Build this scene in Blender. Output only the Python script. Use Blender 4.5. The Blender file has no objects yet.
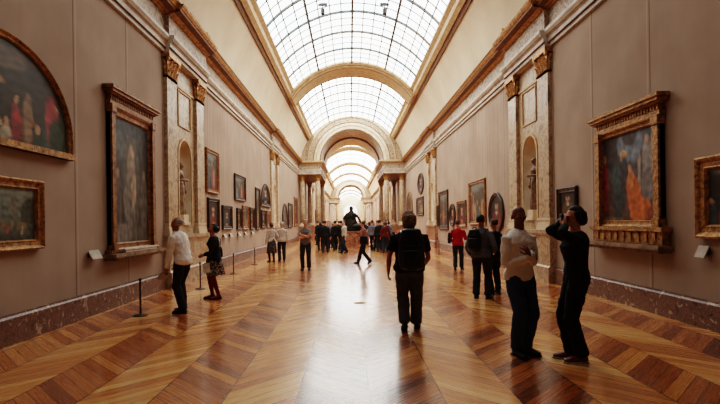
import bpy, bmesh, math, random
from mathutils import Vector, Matrix, noise
random.seed(7)
C = bpy.context.scene.collection
PI = math.pi
def R(d): return math.radians(d)
def S(r, g, b):
    f = lambda c: (c/255/12.92) if c <= 10 else ((c/255+.055)/1.055)**2.4
    return (f(r), f(g), f(b))

# ------------------------------------------------------------------ materials
def newmat(name):
    m = bpy.data.materials.new(name); m.use_nodes = True
    nt = m.node_tree; b = nt.nodes['Principled BSDF']
    return m, nt, b
def N(nt, t, **kw):
    n = nt.nodes.new(t)
    for k, v in kw.items(): setattr(n, k, v)
    return n
def mathn(nt, op, a, b=None, c=None):
    n = nt.nodes.new('ShaderNodeMath'); n.operation = op
    for i, v in enumerate((a, b, c)):
        if v is None: continue
        if isinstance(v, (int, float)): n.inputs[i].default_value = v
        else: nt.links.new(v, n.inputs[i])
    return n.outputs[0]
def ramp(nt, fac, stops):
    n = nt.nodes.new('ShaderNodeValToRGB'); e = n.color_ramp.elements
    while len(e) < len(stops): e.new(.5)
    for k, (p, c) in enumerate(stops):
        e[k].position = p; e[k].color = (*c, 1)
    nt.links.new(fac, n.inputs[0]); return n.outputs[0]
def mixc(nt, fac, a, b, mode='MIX'):
    n = nt.nodes.new('ShaderNodeMix'); n.data_type = 'RGBA'; n.blend_type = mode
    for s, v in ((n.inputs[0], fac), (n.inputs[6], a), (n.inputs[7], b)):
        if isinstance(v, (int, float)): s.default_value = v
        elif isinstance(v, tuple): s.default_value = (*v, 1)
        else: nt.links.new(v, s)
    return n.outputs[2]
def noisemat(name, c1, c2, scale=8, rough=.7, metal=0, bump=0, bscale=None, detail=4, spec=.4, dist=0, stops=None):
    m, nt, b = newmat(name)
    tc = N(nt, 'ShaderNodeTexCoord')
    n = N(nt, 'ShaderNodeTexNoise'); n.inputs['Scale'].default_value = scale; n.inputs['Detail'].default_value = detail
    n.inputs['Distortion'].default_value = dist
    nt.links.new(tc.outputs['Object'], n.inputs['Vector'])
    col = ramp(nt, n.outputs['Fac'], stops or [(.3, c1), (.7, c2)])
    nt.links.new(col, b.inputs['Base Color'])
    b.inputs['Roughness'].default_value = rough; b.inputs['Metallic'].default_value = metal
    b.inputs['Specular IOR Level'].default_value = spec
    if bump:
        n2 = N(nt, 'ShaderNodeTexNoise'); n2.inputs['Scale'].default_value = bscale or scale*3
        nt.links.new(tc.outputs['Object'], n2.inputs['Vector'])
        bp = N(nt, 'ShaderNodeBump'); bp.inputs['Strength'].default_value = bump; bp.inputs['Distance'].default_value = .02
        nt.links.new(n2.outputs['Fac'], bp.inputs['Height']); nt.links.new(bp.outputs[0], b.inputs['Normal'])
    return m
M = {}
def cloth(name, r, g, b, v=.75): M[name] = noisemat(name, tuple(x*v for x in S(r, g, b)), S(r, g, b), 14, .85, spec=.2, bump=.15, bscale=60)

def wall_material():
    m, nt, b = newmat('wall_fabric')
    tc = N(nt, 'ShaderNodeTexCoord'); sp = N(nt, 'ShaderNodeSeparateXYZ'); nt.links.new(tc.outputs['Object'], sp.inputs[0])
    y = sp.outputs['Y']
    n = N(nt, 'ShaderNodeTexNoise'); n.inputs['Scale'].default_value = .9; n.inputs['Detail'].default_value = 5
    nt.links.new(tc.outputs['Object'], n.inputs['Vector'])
    base = ramp(nt, n.outputs['Fac'], [(.3, S(162, 142, 127)), (.7, S(182, 162, 146))])
    def seam(per, off, w):
        f = mathn(nt, 'FRACT', mathn(nt, 'DIVIDE', mathn(nt, 'ADD', y, off), per))
        d = mathn(nt, 'ABSOLUTE', mathn(nt, 'SUBTRACT', f, .5))
        return mathn(nt, 'LESS_THAN', d, w/per/2)
    base = mixc(nt, mathn(nt, 'MULTIPLY', seam(1.93, .53, .035), .62), base, S(78, 58, 50))
    base = mixc(nt, mathn(nt, 'MULTIPLY', seam(.965, .4, .022), mathn(nt, 'ADD', mathn(nt, 'MULTIPLY', mathn(nt, 'GREATER_THAN', y, 15.0), .3), .04)), base, S(90, 66, 56))
    base = mixc(nt, mathn(nt, 'MULTIPLY', seam(1.93, .46, .03), .4), base, S(215, 190, 170))
    base = mixc(nt, mathn(nt, 'MULTIPLY', seam(.483, .1, .05), mathn(nt, 'MULTIPLY', mathn(nt, 'GREATER_THAN', y, 15.0), .26)), base, S(120, 92, 76))
    # very soft broad streaks down the cloth
    st = N(nt, 'ShaderNodeTexNoise'); st.inputs['Scale'].default_value = 1.0; mp = N(nt, 'ShaderNodeMapping')
    mp.inputs['Scale'].default_value = (1, 2.5, .12); nt.links.new(tc.outputs['Object'], mp.inputs[0]); nt.links.new(mp.outputs[0], st.inputs['Vector'])
    base = mixc(nt, mathn(nt, 'MULTIPLY', st.outputs['Fac'], .35), base, S(152, 130, 114))
    nt.links.new(base, b.inputs['Base Color']); b.inputs['Roughness'].default_value = .85; b.inputs['Specular IOR Level'].default_value = .2
    return m
def floor_material():
    m, nt, b = newmat('chevron_parquet')
    tc = N(nt, 'ShaderNodeTexCoord'); sp = N(nt, 'ShaderNodeSeparateXYZ'); nt.links.new(tc.outputs['Object'], sp.inputs[0])
    W = .68; xs = -.078
    ax = mathn(nt, 'SUBTRACT', sp.outputs['X'], xs)
    ab = mathn(nt, 'ABSOLUTE', ax)
    t = mathn(nt, 'PINGPONG', ab, W)
    yy = mathn(nt, 'SUBTRACT', sp.outputs['Y'], t)
    band = mathn(nt, 'FLOOR', mathn(nt, 'DIVIDE', ax, W))
    p = .19
    q = mathn(nt, 'DIVIDE', yy, p)
    idx = mathn(nt, 'FLOOR', q); fr = mathn(nt, 'FRACT', q)
    cb = N(nt, 'ShaderNodeCombineXYZ'); nt.links.new(band, cb.inputs[0]); nt.links.new(idx, cb.inputs[1])
    wn = N(nt, 'ShaderNodeTexWhiteNoise', noise_dimensions='3D'); nt.links.new(cb.outputs[0], wn.inputs['Vector'])
    # groups of planks share a tone (old repairs)
    cb2 = N(nt, 'ShaderNodeCombineXYZ'); nt.links.new(band, cb2.inputs[0]); nt.links.new(mathn(nt, 'FLOOR', mathn(nt, 'DIVIDE', idx, 4.0)), cb2.inputs[1]); cb2.inputs[2].default_value = 3.3
    wn2 = N(nt, 'ShaderNodeTexWhiteNoise', noise_dimensions='3D'); nt.links.new(cb2.outputs[0], wn2.inputs['Vector'])
    par = mathn(nt, 'MODULO', mathn(nt, 'FLOOR', mathn(nt, 'DIVIDE', ab, W)), 2.0)  # mirrored band parity: view-dependent plank sheen painted into the colour
    # wood grain along the plank
    gr = N(nt, 'ShaderNodeCombineXYZ')
    nt.links.new(mathn(nt, 'MULTIPLY', t, 2.0), gr.inputs[0]); nt.links.new(mathn(nt, 'MULTIPLY', yy, 26.0), gr.inputs[1]); nt.links.new(wn.outputs[0], gr.inputs[2])
    g = N(nt, 'ShaderNodeTexNoise'); g.inputs['Scale'].default_value = 1.6; g.inputs['Detail'].default_value = 5; nt.links.new(gr.outputs[0], g.inputs['Vector'])
    big = N(nt, 'ShaderNodeTexNoise'); big.inputs['Scale'].default_value = .55; nt.links.new(tc.outputs['Object'], big.inputs['Vector'])
    f = mathn(nt, 'MULTIPLY', wn.outputs[0], .38)
    f = mathn(nt, 'ADD', f, mathn(nt, 'MULTIPLY', wn2.outputs[0], .15))
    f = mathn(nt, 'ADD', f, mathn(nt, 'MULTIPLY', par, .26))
    f = mathn(nt, 'ADD', f, mathn(nt, 'MULTIPLY', g.outputs[0], .14))
    f = mathn(nt, 'ADD', f, mathn(nt, 'MULTIPLY', big.outputs[0], .25))
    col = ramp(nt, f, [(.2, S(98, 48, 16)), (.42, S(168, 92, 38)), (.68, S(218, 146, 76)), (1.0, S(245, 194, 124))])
    gap = mathn(nt, 'LESS_THAN', mathn(nt, 'ABSOLUTE', mathn(nt, 'SUBTRACT', fr, .5)), .47)
    tg = mathn(nt, 'MULTIPLY', mathn(nt, 'GREATER_THAN', t, .007), mathn(nt, 'LESS_THAN', t, W-.007))
    ok = mathn(nt, 'MULTIPLY', gap, tg)
    col = mixc(nt, ok, S(84, 40, 16), col)
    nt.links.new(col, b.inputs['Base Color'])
    rr = mathn(nt, 'ADD', mathn(nt, 'MULTIPLY', g.outputs[0], .1), .22)
    nt.links.new(rr, b.inputs['Roughness']); b.inputs['Specular IOR Level'].default_value = .5; b.inputs['Coat Weight'].default_value = .8; b.inputs['Coat Roughness'].default_value = .16
    bp = N(nt, 'ShaderNodeBump'); bp.inputs['Strength'].default_value = .25; bp.inputs['Distance'].default_value = .004
    h = mathn(nt, 'ADD', mathn(nt, 'MULTIPLY', ok, .6), mathn(nt, 'MULTIPLY', wn.outputs[0], .5))
    nt.links.new(h, bp.inputs['Height']); nt.links.new(bp.outputs[0], b.inputs['Normal'])
    return m
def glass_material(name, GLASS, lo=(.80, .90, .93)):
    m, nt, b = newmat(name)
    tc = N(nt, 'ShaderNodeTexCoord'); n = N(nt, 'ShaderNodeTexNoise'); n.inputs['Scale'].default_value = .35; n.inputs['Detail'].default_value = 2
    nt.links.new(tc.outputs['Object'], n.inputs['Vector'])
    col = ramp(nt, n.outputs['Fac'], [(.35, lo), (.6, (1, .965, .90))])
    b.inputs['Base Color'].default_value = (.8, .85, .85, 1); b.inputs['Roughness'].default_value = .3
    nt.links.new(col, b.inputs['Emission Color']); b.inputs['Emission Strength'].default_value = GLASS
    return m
M['wall'] = wall_material(); M['floor'] = floor_material(); M['glass_dim'] = glass_material('dim_skylight_glass', .9); M['glass_near'] = glass_material('skylight_glass', 3.4); M['glass'] = glass_material('bright_skylight_glass', 4.6); M['end_glass'] = glass_material('end_window_glass', .75, (.7, .78, .8))  # emission graded by bay: unseen nearest glass dimmed to darken near walls
M['plaster'] = noisemat('vault_plaster', S(205, 184, 158), S(222, 204, 178), .7, .85, detail=6)
M['cream'] = noisemat('cream_stone', S(198, 176, 148), S(224, 206, 180), 2.5, .6)
M['white_stone'] = noisemat('pale_architrave', S(170, 158, 145), S(214, 204, 190), 3, .55)
M['marble'] = noisemat('veined_marble', 0, 0, 2.6, .35, detail=9, dist=1.6, stops=[(.3, S(120, 96, 76)), (.45, S(174, 150, 122)), (.52, S(194, 172, 144)), (.6, S(156, 122, 94)), (.75, S(186, 164, 134))])
M['frieze'] = noisemat('frieze_marble', 0, 0, 3.2, .5, detail=9, dist=2.2, stops=[(.3, S(92, 74, 60)), (.42, S(158, 134, 112)), (.52, S(190, 168, 144)), (.6, S(140, 112, 90)), (.7, S(120, 98, 80))], bump=.8, bscale=7)
M['dark_marble'] = noisemat('breccia_marble', 0, 0, 6, .4, detail=9, dist=1.5, stops=[(.3, S(78, 54, 44)), (.45, S(134, 100, 84)), (.55, S(104, 74, 62)), (.66, S(186, 160, 140))])
M['red_marble'] = noisemat('red_marble', 0, 0, 5, .35, detail=8, dist=1.4, stops=[(.3, S(98, 60, 44)), (.5, S(150, 100, 76)), (.7, S(186, 146, 116))])
M['gold'] = noisemat('gilt', S(128, 82, 40), S(206, 156, 94), 9, .45, metal=.4, bump=.5, bscale=22)
M['gold_flat'] = noisemat('gilt_moulding', S(176, 144, 108), S(208, 180, 144), 5, .55, metal=.1)
M['gold_dark'] = noisemat('aged_gilt', S(112, 76, 40), S(200, 150, 88), 14, .5, metal=.3, bump=.8, bscale=26)
M['brown_line'] = noisemat('brown_moulding', S(96, 62, 34), S(126, 84, 50), 5, .6)
M['dark_wood'] = noisemat('dark_frame_wood', S(40, 25, 16), S(82, 54, 34), 12, .5, bump=.5, bscale=30)
M['red_wood'] = noisemat('reddish_frame', S(98, 62, 34), S(172, 120, 70), 12, .5, metal=.2, bump=.5, bscale=30)
M['iron'] = noisemat('glazing_iron', S(72, 74, 70), S(104, 102, 96), 5, .6)
M['steel'] = noisemat('brushed_post', S(70, 62, 56), S(110, 98, 90), 20, .35, metal=.8)
M['black_metal'] = noisemat('black_metal', S(18, 18, 18), S(36, 34, 32), 10, .4)
M['bronze'] = noisemat('dark_bronze', S(24, 20, 18), S(54, 44, 36), 8, .45, metal=.5)
M['statue'] = noisemat('statue_stone', S(104, 80, 62), S(168, 140, 112), 7, .55)
M['statue_dark'] = noisemat('statue_brown', S(84, 60, 46), S(140, 108, 84), 7, .5)
M['card'] = noisemat('white_card', S(176, 164, 152), S(200, 190, 178), 10, .8)
M['paper'] = noisemat('paper', S(196, 186, 176), S(226, 218, 208), 10, .8)
M['canvas_side'] = M['dark_wood']
M['skin'] = noisemat('skin_light', S(196, 142, 116), S(222, 172, 146), 9, .55)
M['skin_tan'] = noisemat('skin_tan', S(158, 98, 74), S(190, 126, 98), 9, .5)
M['skin_dark'] = noisemat('skin_brown', S(110, 62, 46), S(148, 88, 66), 9, .45)
M['hair_black'] = noisemat('hair_black', S(18, 13, 11), S(40, 29, 24), 40, .6, bump=.8, bscale=60)
M['hair_brown'] = noisemat('hair_brown', S(58, 36, 26), S(106, 70, 50), 40, .6, bump=.8, bscale=60)
M['hair_mid'] = noisemat('hair_mid_brown', S(84, 56, 42), S(160, 122, 96), 30, .6, bump=.8, bscale=60)
M['hair_grey'] = noisemat('hair_grey', S(150, 140, 132), S(196, 188, 180), 40, .6, bump=.8, bscale=60)
M['hair_fair'] = noisemat('hair_fair', S(140, 110, 80), S(180, 150, 116), 40, .6, bump=.8, bscale=60)
M['eye'] = noisemat('eye_white', S(210, 204, 198), S(226, 220, 214), 10, .2)
M['iris'] = noisemat('iris', S(24, 16, 12), S(40, 26, 18), 10, .2)
M['lips'] = noisemat('lips', S(138, 74, 66), S(156, 88, 78), 10, .5)
M['leather_black'] = noisemat('black_leather', S(14, 12, 12), S(30, 27, 26), 20, .4)
M['leather_red'] = noisemat('red_brown_leather', S(96, 34, 24), S(134, 54, 38), 20, .45)
M['sole'] = noisemat('sole_dark', S(20, 18, 17), S(34, 30, 28), 20, .7)
M['sole_white'] = noisemat('sole_white', S(180, 174, 166), S(206, 198, 190), 20, .7)
cloth('white_shirt', 252, 249, 244, .95); cloth('black', 40, 38, 39); cloth('near_black', 50, 48, 50); cloth('jeans', 66, 80, 112); cloth('dark_jeans', 54, 58, 68)
cloth('grey_jeans', 94, 92, 94); cloth('grey_shirt', 132, 124, 122); cloth('grey_jacket', 112, 112, 120); cloth('red', 186, 28, 48); cloth('navy', 28, 32, 46)
cloth('maroon', 96, 40, 36); cloth('beige', 176, 158, 136); cloth('tan_coat', 140, 104, 78); cloth('red_tights', 130, 48, 40); cloth('blue_shirt', 96, 112, 140)
cloth('pink_top', 168, 116, 104); cloth('pale', 196, 186, 178)
M['pattern_skirt'] = noisemat('patterned_skirt', 0, 0, 26, .85, detail=1, stops=[(.42, S(48, 36, 34)), (.52, S(118, 94, 84)), (.62, S(196, 176, 158)), (.7, S(70, 50, 46))])
M['dark_skirt'] = noisemat('dark_patterned_skirt', 0, 0, 22, .85, detail=1, stops=[(.45, S(34, 30, 32)), (.6, S(92, 82, 80))])

# ------------------------------------------------------------------ object helpers
def obj(name, bm, mat, parent=None, smooth=False):
    me = bpy.data.meshes.new(name)
    bmesh.ops.recalc_face_normals(bm, faces=bm.faces[:])
    bm.to_mesh(me); bm.free()
    me.materials.append(mat if not isinstance(mat, str) else M[mat])
    if smooth:
        for p in me.polygons: p.use_smooth = True
    o = bpy.data.objects.new(name, me); C.objects.link(o)
    if parent: o.parent = parent
    return o
def struct(name, bm, mat, parent=None, smooth=False):
    o = obj(name, bm, mat, parent, smooth)
    if not parent: o['kind'] = 'structure'
    return o
def thing(name, label, cat, loc=(0, 0, 0), rz=0, group=None):
    o = bpy.data.objects.new(name, None); C.objects.link(o); o.empty_display_size = .2
    o.location = loc; o.rotation_euler = (0, 0, rz); o['label'] = label; o['category'] = cat
    if group: o['group'] = group
    return o
def tag(o, label, cat, group=None):
    o['label'] = label; o['category'] = cat
    if group: o['group'] = group
    return o
def dup(root, loc, rz=None, label=None, group=None):
    r = root.copy(); C.objects.link(r); r.location = loc
    if rz is not None: r.rotation_euler = (0, 0, rz)
    if label: r['label'] = label
    if group: r['group'] = group
    for ch in list(root.children):
        c = ch.copy(); C.objects.link(c); c.parent = r
        for g in list(ch.children):
            d = g.copy(); C.objects.link(d); d.parent = c
    return r
def box(bm, x0, x1, y0, y1, z0, z1):
    v = [bm.verts.new(p) for p in ((x0, y0, z0), (x1, y0, z0), (x1, y1, z0), (x0, y1, z0), (x0, y0, z1), (x1, y0, z1), (x1, y1, z1), (x0, y1, z1))]
    for f in ((0, 3, 2, 1), (4, 5, 6, 7), (0, 1, 5, 4), (1, 2, 6, 5), (2, 3, 7, 6), (3, 0, 4, 7)): bm.faces.new([v[i] for i in f])
def quad(bm, *p): bm.faces.new([bm.verts.new(q) for q in p])
def extr(bm, prof, y0, y1, s=1):
    """closed (x,z) profile extruded along Y; s=-1 mirrors to the other wall"""
    a = [bm.verts.new((s*x, y0, z)) for x, z in prof]; b = [bm.verts.new((s*x, y1, z)) for x, z in prof]
    n = len(prof)
    for i in range(n):
        bm.faces.new((a[i], a[(i+1) % n], b[(i+1) % n], b[i]))
    bm.faces.new(a); bm.faces.new(b[::-1])
def lathe(bm, prof, c=(0, 0, 0), n=20, sx=1, sy=1):
    rings = []
    for r, z in prof:
        rings.append([bm.verts.new((c[0]+sx*r*math.cos(2*PI*i/n), c[1]+sy*r*math.sin(2*PI*i/n), c[2]+z)) for i in range(n)])
    for a, b in zip(rings, rings[1:]):
        for i in range(n): bm.faces.new((a[i], a[(i+1) % n], b[(i+1) % n], b[i]))
    bm.faces.new(rings[0][::-1]); bm.faces.new(rings[-1])
def ell(bm, c, r, mat=None, sub=2):
    m = Matrix.Translation(Vector(c)) @ (mat or Matrix.Identity(4)) @ Matrix.Diagonal((*r, 1))
    bmesh.ops.create_icosphere(bm, subdivisions=sub, radius=1, matrix=m)
def loft(bm, rings, n=14):
    """rings: (centre, side vector, depth vector) – vectors already carry the radii"""
    vs = []
    c, a, b = rings[0]; nx = rings[1][0]
    R0 = [(c-(nx-c).normalized()*min(a.length, b.length)*.35, a*.55, b*.55)] + list(rings)
    c, a, b = rings[-1]; pv = rings[-2][0]
    R0.append((c+(c-pv).normalized()*min(a.length, b.length)*.35, a*.55, b*.55))
    for c, a, b in R0:
        vs.append([bm.verts.new(c+a*math.cos(2*PI*i/n)+b*math.sin(2*PI*i/n)) for i in range(n)])
    for p, q in zip(vs, vs[1:]):
        for i in range(n): bm.faces.new((p[i], p[(i+1) % n], q[(i+1) % n], q[i]))
    bm.faces.new(vs[0][::-1]); bm.faces.new(vs[-1])
def limb(bm, pts, n=12, flat=1.0, ref=Vector((0, 1, 0))):
    """pts: [(point, radius)]"""
    rings = []
    for i, (p, r) in enumerate(pts):
        d = (pts[min(i+1, len(pts)-1)][0]-pts[max(i-1, 0)][0]).normalized()
        rf = ref if abs(d.dot(ref)) < .9 else Vector((0, 0, 1))
        a = d.cross(rf).normalized(); b = a.cross(d).normalized()
        rings.append((p, a*r, b*r*flat))
    loft(bm, rings, n)
def tube(bm, pts, r, n=6):
    limb(bm, [(Vector(p), r) for p in pts], n)

# ------------------------------------------------------------------ the gallery shell
HW = 5.0; Y0, YE = -7.0, 171.0
ZA, ZF, ZC = 6.07, 6.50, 7.02       # architrave bottom, frieze bottom, cornice bottom
VC, VR = 6.61, 4.79                 # vault circle
BAYS = [13.6, 29.7, 61.5, 77.5, 93.5, 125.5, 141.5, 157.5]
SERL = [45.3, 109.5]; SX = {45.3: (43.3, 52.0), 109.5: (107.5, 114.0)}
PH = 1.55                           # half width of a pilaster bay
def va(x): return VC+math.sqrt(max(0, VR*VR-x*x))

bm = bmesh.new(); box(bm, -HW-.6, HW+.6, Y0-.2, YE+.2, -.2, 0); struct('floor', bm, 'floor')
for s, nm in ((-1, 'left'), (1, 'right')):
    bm = bmesh.new(); X = s*HW; y = Y0
    for b in BAYS[:2]:
        a, c = b-.78, b+.78
        quad(bm, (X, y, 0), (X, a, 0), (X, a, 7.4), (X, y, 7.4))
        quad(bm, (X, a, ZA), (X, c, ZA), (X, c, 7.4), (X, a, 7.4)); quad(bm, (X, a, 0), (X, c, 0), (X, c, 1.35), (X, a, 1.35))
        y = c
    quad(bm, (X, y, 0), (X, YE, 0), (X, YE, 7.4), (X, y, 7.4))
    struct('wall_'+nm, bm, 'wall')
    # marble baseboard, stopping at the pedestals
    bm = bmesh.new(); y = Y0
    for b in sorted(BAYS+SERL):
        e0, e1 = SX.get(b, (b-PH-.12, b+PH+.12))
        extr(bm, [(HW, 0), (HW-.07, 0), (HW-.07, .37), (HW-.045, .40), (HW-.045, .42), (HW, .42)], y, e0, s); y = e1
    extr(bm, [(HW, 0), (HW-.07, 0), (HW-.07, .37), (HW-.045, .42), (HW, .42)], y, YE, s)
    struct('baseboard_'+nm, bm, 'dark_marble')
bm = bmesh.new(); box(bm, -HW-.6, HW+.6, Y0-.2, Y0, 0, 12); struct('wall_back', bm, 'wall')
# end wall with arched opening towards a bright last room
bm = bmesh.new(); n = 20
quad(bm, (-HW, YE, 0), (-2.4, YE, 0), (-2.4, YE, 12), (-HW, YE, 12)); quad(bm, (2.4, YE, 0), (HW, YE, 0), (HW, YE, 12), (2.4, YE, 12))
for i in range(n):
    a, b = PI*i/n, PI*(i+1)/n
    pa = (-2.4*math.cos(a), YE, 5.6+2.4*math.sin(a)); pb = (-2.4*math.cos(b), YE, 5.6+2.4*math.sin(b))
    quad(bm, pa, pb, (pb[0], YE, 12), (pa[0], YE, 12))
struct('wall_end', bm, 'cream')
bm = bmesh.new(); box(bm, -2.9, 2.9, YE+.25, YE+.3, 0, 9); struct('window_end', bm, 'end_glass')

# vault: plain coves, and an unseen stretch over the viewer, closed to darken near walls
def arc_strip(bm, xa, xb, y0, y1, r=VR, n=10, c=VC):
    t0, t1 = math.acos(max(-1, min(1, xa/r))), math.acos(max(-1, min(1, xb/r)))
    p = [(r*math.cos(t0+(t1-t0)*i/n), c+r*math.sin(t0+(t1-t0)*i/n)) for i in range(n+1)]
    va_ = [bm.verts.new((x, y0, z)) for x, z in p]; vb = [bm.verts.new((x, y1, z)) for x, z in p]
    for i in range(n): bm.faces.new((va_[i], va_[i+1], vb[i+1], vb[i]))
GX = 3.62
bm = bmesh.new(); arc_strip(bm, 4.742, 3.8, Y0, YE); arc_strip(bm, -4.742, -3.8, Y0, YE)
for s in (-1, 1): quad(bm, (s*HW, Y0, 7.3), (s*4.5, Y0, 7.3), (s*4.5, YE, 7.3), (s*HW, YE, 7.3))
arc_strip(bm, 3.8, -3.8, Y0, 4.0, n=20)
struct('ceiling', bm, 'plaster', smooth=True)
# skylight curb mouldings
def curb(s):
    bm = bmesh.new()
    pr = []
    for x, r in ((3.95, VR), (3.95, VR-.1), (3.84, VR-.16), (3.74, VR-.08), (3.62, VR-.12), (3.56, VR-.02), (3.56, VR+.05)):
        t = math.acos(x/VR); pr.append((r*math.cos(t), VC+r*math.sin(t)))
    extr(bm, pr, Y0, YE, s); return bm
struct('trim_1', curb(-1), 'gold_flat'); struct('trim_2', curb(1), 'gold_flat')
tn = 3
for s in (-1, 1):
    bm = bmesh.new(); pr = []
    for x, r in ((4.05, VR), (4.05, VR-.05), (3.97, VR-.05), (3.97, VR)):
        t = math.acos(x/VR); pr.append((r*math.cos(t), VC+r*math.sin(t)))
    extr(bm, pr, Y0, YE, s); struct('trim_%d' % tn, bm, 'brown_line'); tn += 1
# entablature: breaks forward over each pilaster bay
arch = [(5.0, ZA), (4.93, ZA), (4.93, 6.18), (4.90, 6.18), (4.90, 6.30), (4.86, 6.33), (4.80, 6.42), (4.80, ZF), (5.0, ZF)]
arch_lines = [(4.94, 6.165), (4.885, 6.165), (4.885, 6.185), (4.94, 6.185)]
frz = [(5.0, ZF), (4.93, ZF), (4.93, ZC), (5.0, ZC)]
cor = [(5.0, ZC), (4.90, ZC), (4.88, 7.05), (4.80, 7.07), (4.76, 7.10), (4.66, 7.12), (4.64, 7.17), (4.60, 7.19), (4.56, 7.25), (4.54, 7.30), (5.0, 7.30)]
corl = [(4.80, 7.075), (4.655, 7.105), (4.63, 7.12), (4.63, 7.16), (4.70, 7.16), (4.80, 7.12)]
def runs():
    y = Y0; out = []
    for b in sorted(BAYS+SERL):
        e0, e1 = SX.get(b, (b-PH, b+PH))
        out.append((y, e0, 0))
        if b not in SERL: out.append((e0, e1, .12))
        y = e1
    out.append((y, YE, 0)); return out
for s in (-1, 1):
    for prof, mat in ((arch, 'white_stone'), (arch_lines, 'brown_line'), (frz, 'frieze'), (cor, 'gold'), (corl, 'brown_line')):
        bm = bmesh.new()
        for a, b, d in runs():
            pp = [(x if x == 5.0 else x-d, z) for x, z in prof]
            extr(bm, pp, a, b, s)
            if prof is arch_lines:
                extr(bm, [(x+.075-d, z-.11) for x, z in prof] if False else [(4.865-d, 6.335), (4.845-d, 6.335), (4.845-d, 6.35), (4.865-d, 6.35)], a, b, s)
        struct('trim_%d' % tn, bm, mat); tn += 1

# skylight bays: glass with bars, ribs between
def arc_bar(bm, y, w, h, xa=-GX, xb=GX, r=VR-.01, n=24):
    t0, t1 = math.acos(xa/VR), math.acos(xb/VR)
    rings = []
    for i in range(n+1):
        t = t0+(t1-t0)*i/n; c, q = math.cos(t), math.sin(t)
        rings.append([bm.verts.new((rr*c, yy, VC+rr*q)) for yy, rr in ((y-w/2, r), (y+w/2, r), (y+w/2, r-h), (y-w/2, r-h))])
    for a, b in zip(rings, rings[1:]):
        for i in range(4): bm.faces.new((a[i], a[(i+1) % 4], b[(i+1) % 4], b[i]))
    bm.faces.new(rings[0]); bm.faces.new(rings[-1][::-1])
def long_bar(bm, x, w, h, y0, y1, r=VR-.01):
    t = math.acos(x/VR); c, q = math.cos(t), math.sin(t); dx, dz = -q*w/2, c*w/2
    pr = [(r*c+dx, VC+r*q+dz), (r*c-dx, VC+r*q-dz), ((r-h)*c-dx, VC+(r-h)*q-dz), ((r-h)*c+dx, VC+(r-h)*q+dz)]
    extr(bm, pr, y0, y1)
stops = [4.0]+[v for b in sorted(BAYS+SERL) for v in SX.get(b, (b-1.15, b+1.15))]+[YE]
wn = 1
for k in range(0, len(stops), 2):
    y0, y1 = stops[k], stops[k+1]
    bm = bmesh.new(); arc_strip(bm, -GX, GX, y0, y1, n=24)
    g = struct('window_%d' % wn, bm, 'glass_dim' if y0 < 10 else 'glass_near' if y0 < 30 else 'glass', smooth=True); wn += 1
    if y0 < 60:
        bm = bmesh.new()
        for x in (-2.05, 0, 2.05): long_bar(bm, x, .1, .09, y0, y1)
        obj('main_bar', bm, 'iron', g)
        nb = max(1, round((y1-y0)/2.25)); bm = bmesh.new(); bm2 = bmesh.new()
        for i in range(1, nb): arc_bar(bm, y0+(y1-y0)*i/nb, .09, .09)
        obj('cross_bar', bm, 'iron', g)
        for i in range(nb*3):
            if i % 3: arc_bar(bm2, y0+(y1-y0)*i/nb/3, .05, .03)
        for x in (-3.3, -2.98, -2.5, -1.55, -1.03, -.52, .52, 1.03, 1.55, 2.5, 2.98, 3.3): long_bar(bm2, x, .05, .03, y0, y1)
        obj('thin_glazing_bar', bm2, 'iron', g)
    else:
        bm = bmesh.new()
        for x in (-2.05, 0, 2.05): long_bar(bm, x, .07, .09, y0, y1)
        nb = max(1, round((y1-y0)/4.5))
        for i in range(1, nb): arc_bar(bm, y0+(y1-y0)*i/nb, .07, .09)
        obj('glazing_bar', bm, 'iron', g)
def rib(b):
    prof = [(-1.2, VR+.05), (-1.2, VR-.14), (-1.12, VR-.2), (-1.04, VR-.2), (-1.0, VR-.26), (-.88, VR-.3), (.88, VR-.3), (1.0, VR-.26), (1.04, VR-.2), (1.12, VR-.2), (1.2, VR-.14), (1.2, VR+.05)]
    t0 = math.acos(-3.9/VR); t1 = math.acos(3.9/VR); n = 30; bm = bmesh.new(); rr = []
    for i in range(n+1):
        t = t0+(t1-t0)*i/n; rr.append([bm.verts.new((r*math.cos(t), b+y, VC+r*math.sin(t))) for y, r in prof])
    m = len(prof)
    for p, q in zip(rr, rr[1:]):
        for i in range(m): bm.faces.new((p[i], p[(i+1) % m], q[(i+1) % m], q[i]))
    bm.faces.new(rr[0]); bm.faces.new(rr[-1][::-1]); return bm
for b in BAYS:
    struct('trim_%d' % tn, rib(b), 'gold_flat'); tn += 1
    if b < 100:
        bm = bmesh.new()
        for dy, rr, w in ((-1.02, VR-.195, .05), (-1.2, VR-.1, .04), (-.86, VR-.295, .035), (.86, VR-.295, .05), (1.02, VR-.195, .05)):
            arc_bar(bm, b+dy, w, .025, -3.88, 3.88, r=rr)
        struct('trim_%d' % tn, bm, 'brown_line'); tn += 1

# ------------------------------------------------------------------ pilaster bays with niches
def leaf_ring(bm, z, h, out, hw, dep, nf, ns):
    """acanthus leaves round a flat capital: front along x in [-hw,hw], depth dep"""
    def leaf(cx, cy, nx, ny, w):
        pts = [(0, 0, 1), (.02, h*.45, 1.1), (out*.7, h*.8, .9), (out, h*.98, .55), (out*1.15, h*.86, .15)]
        rows = []
        for o, zz, ww in pts:
            tx, ty = -ny, nx
            rows.append([bm.verts.new((cx+nx*(o+e)+tx*w*ww*k, cy+ny*(o+e)+ty*w*ww*k, z+zz)) for k, e in ((-.5, 0), (0, .025), (.5, 0))])
        for a, b in zip(rows, rows[1:]):
            for i in range(2): bm.faces.new((a[i], a[i+1], b[i+1], b[i]))
    for i in range(nf): leaf(-hw+2*hw*(i+.5)/nf, dep, 0, 1, 2*hw/nf)
    for s in (-1, 1):
        for i in range(ns): leaf(s*hw, dep*(i+.5)/ns, s, 0, dep/ns*.75)
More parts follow.
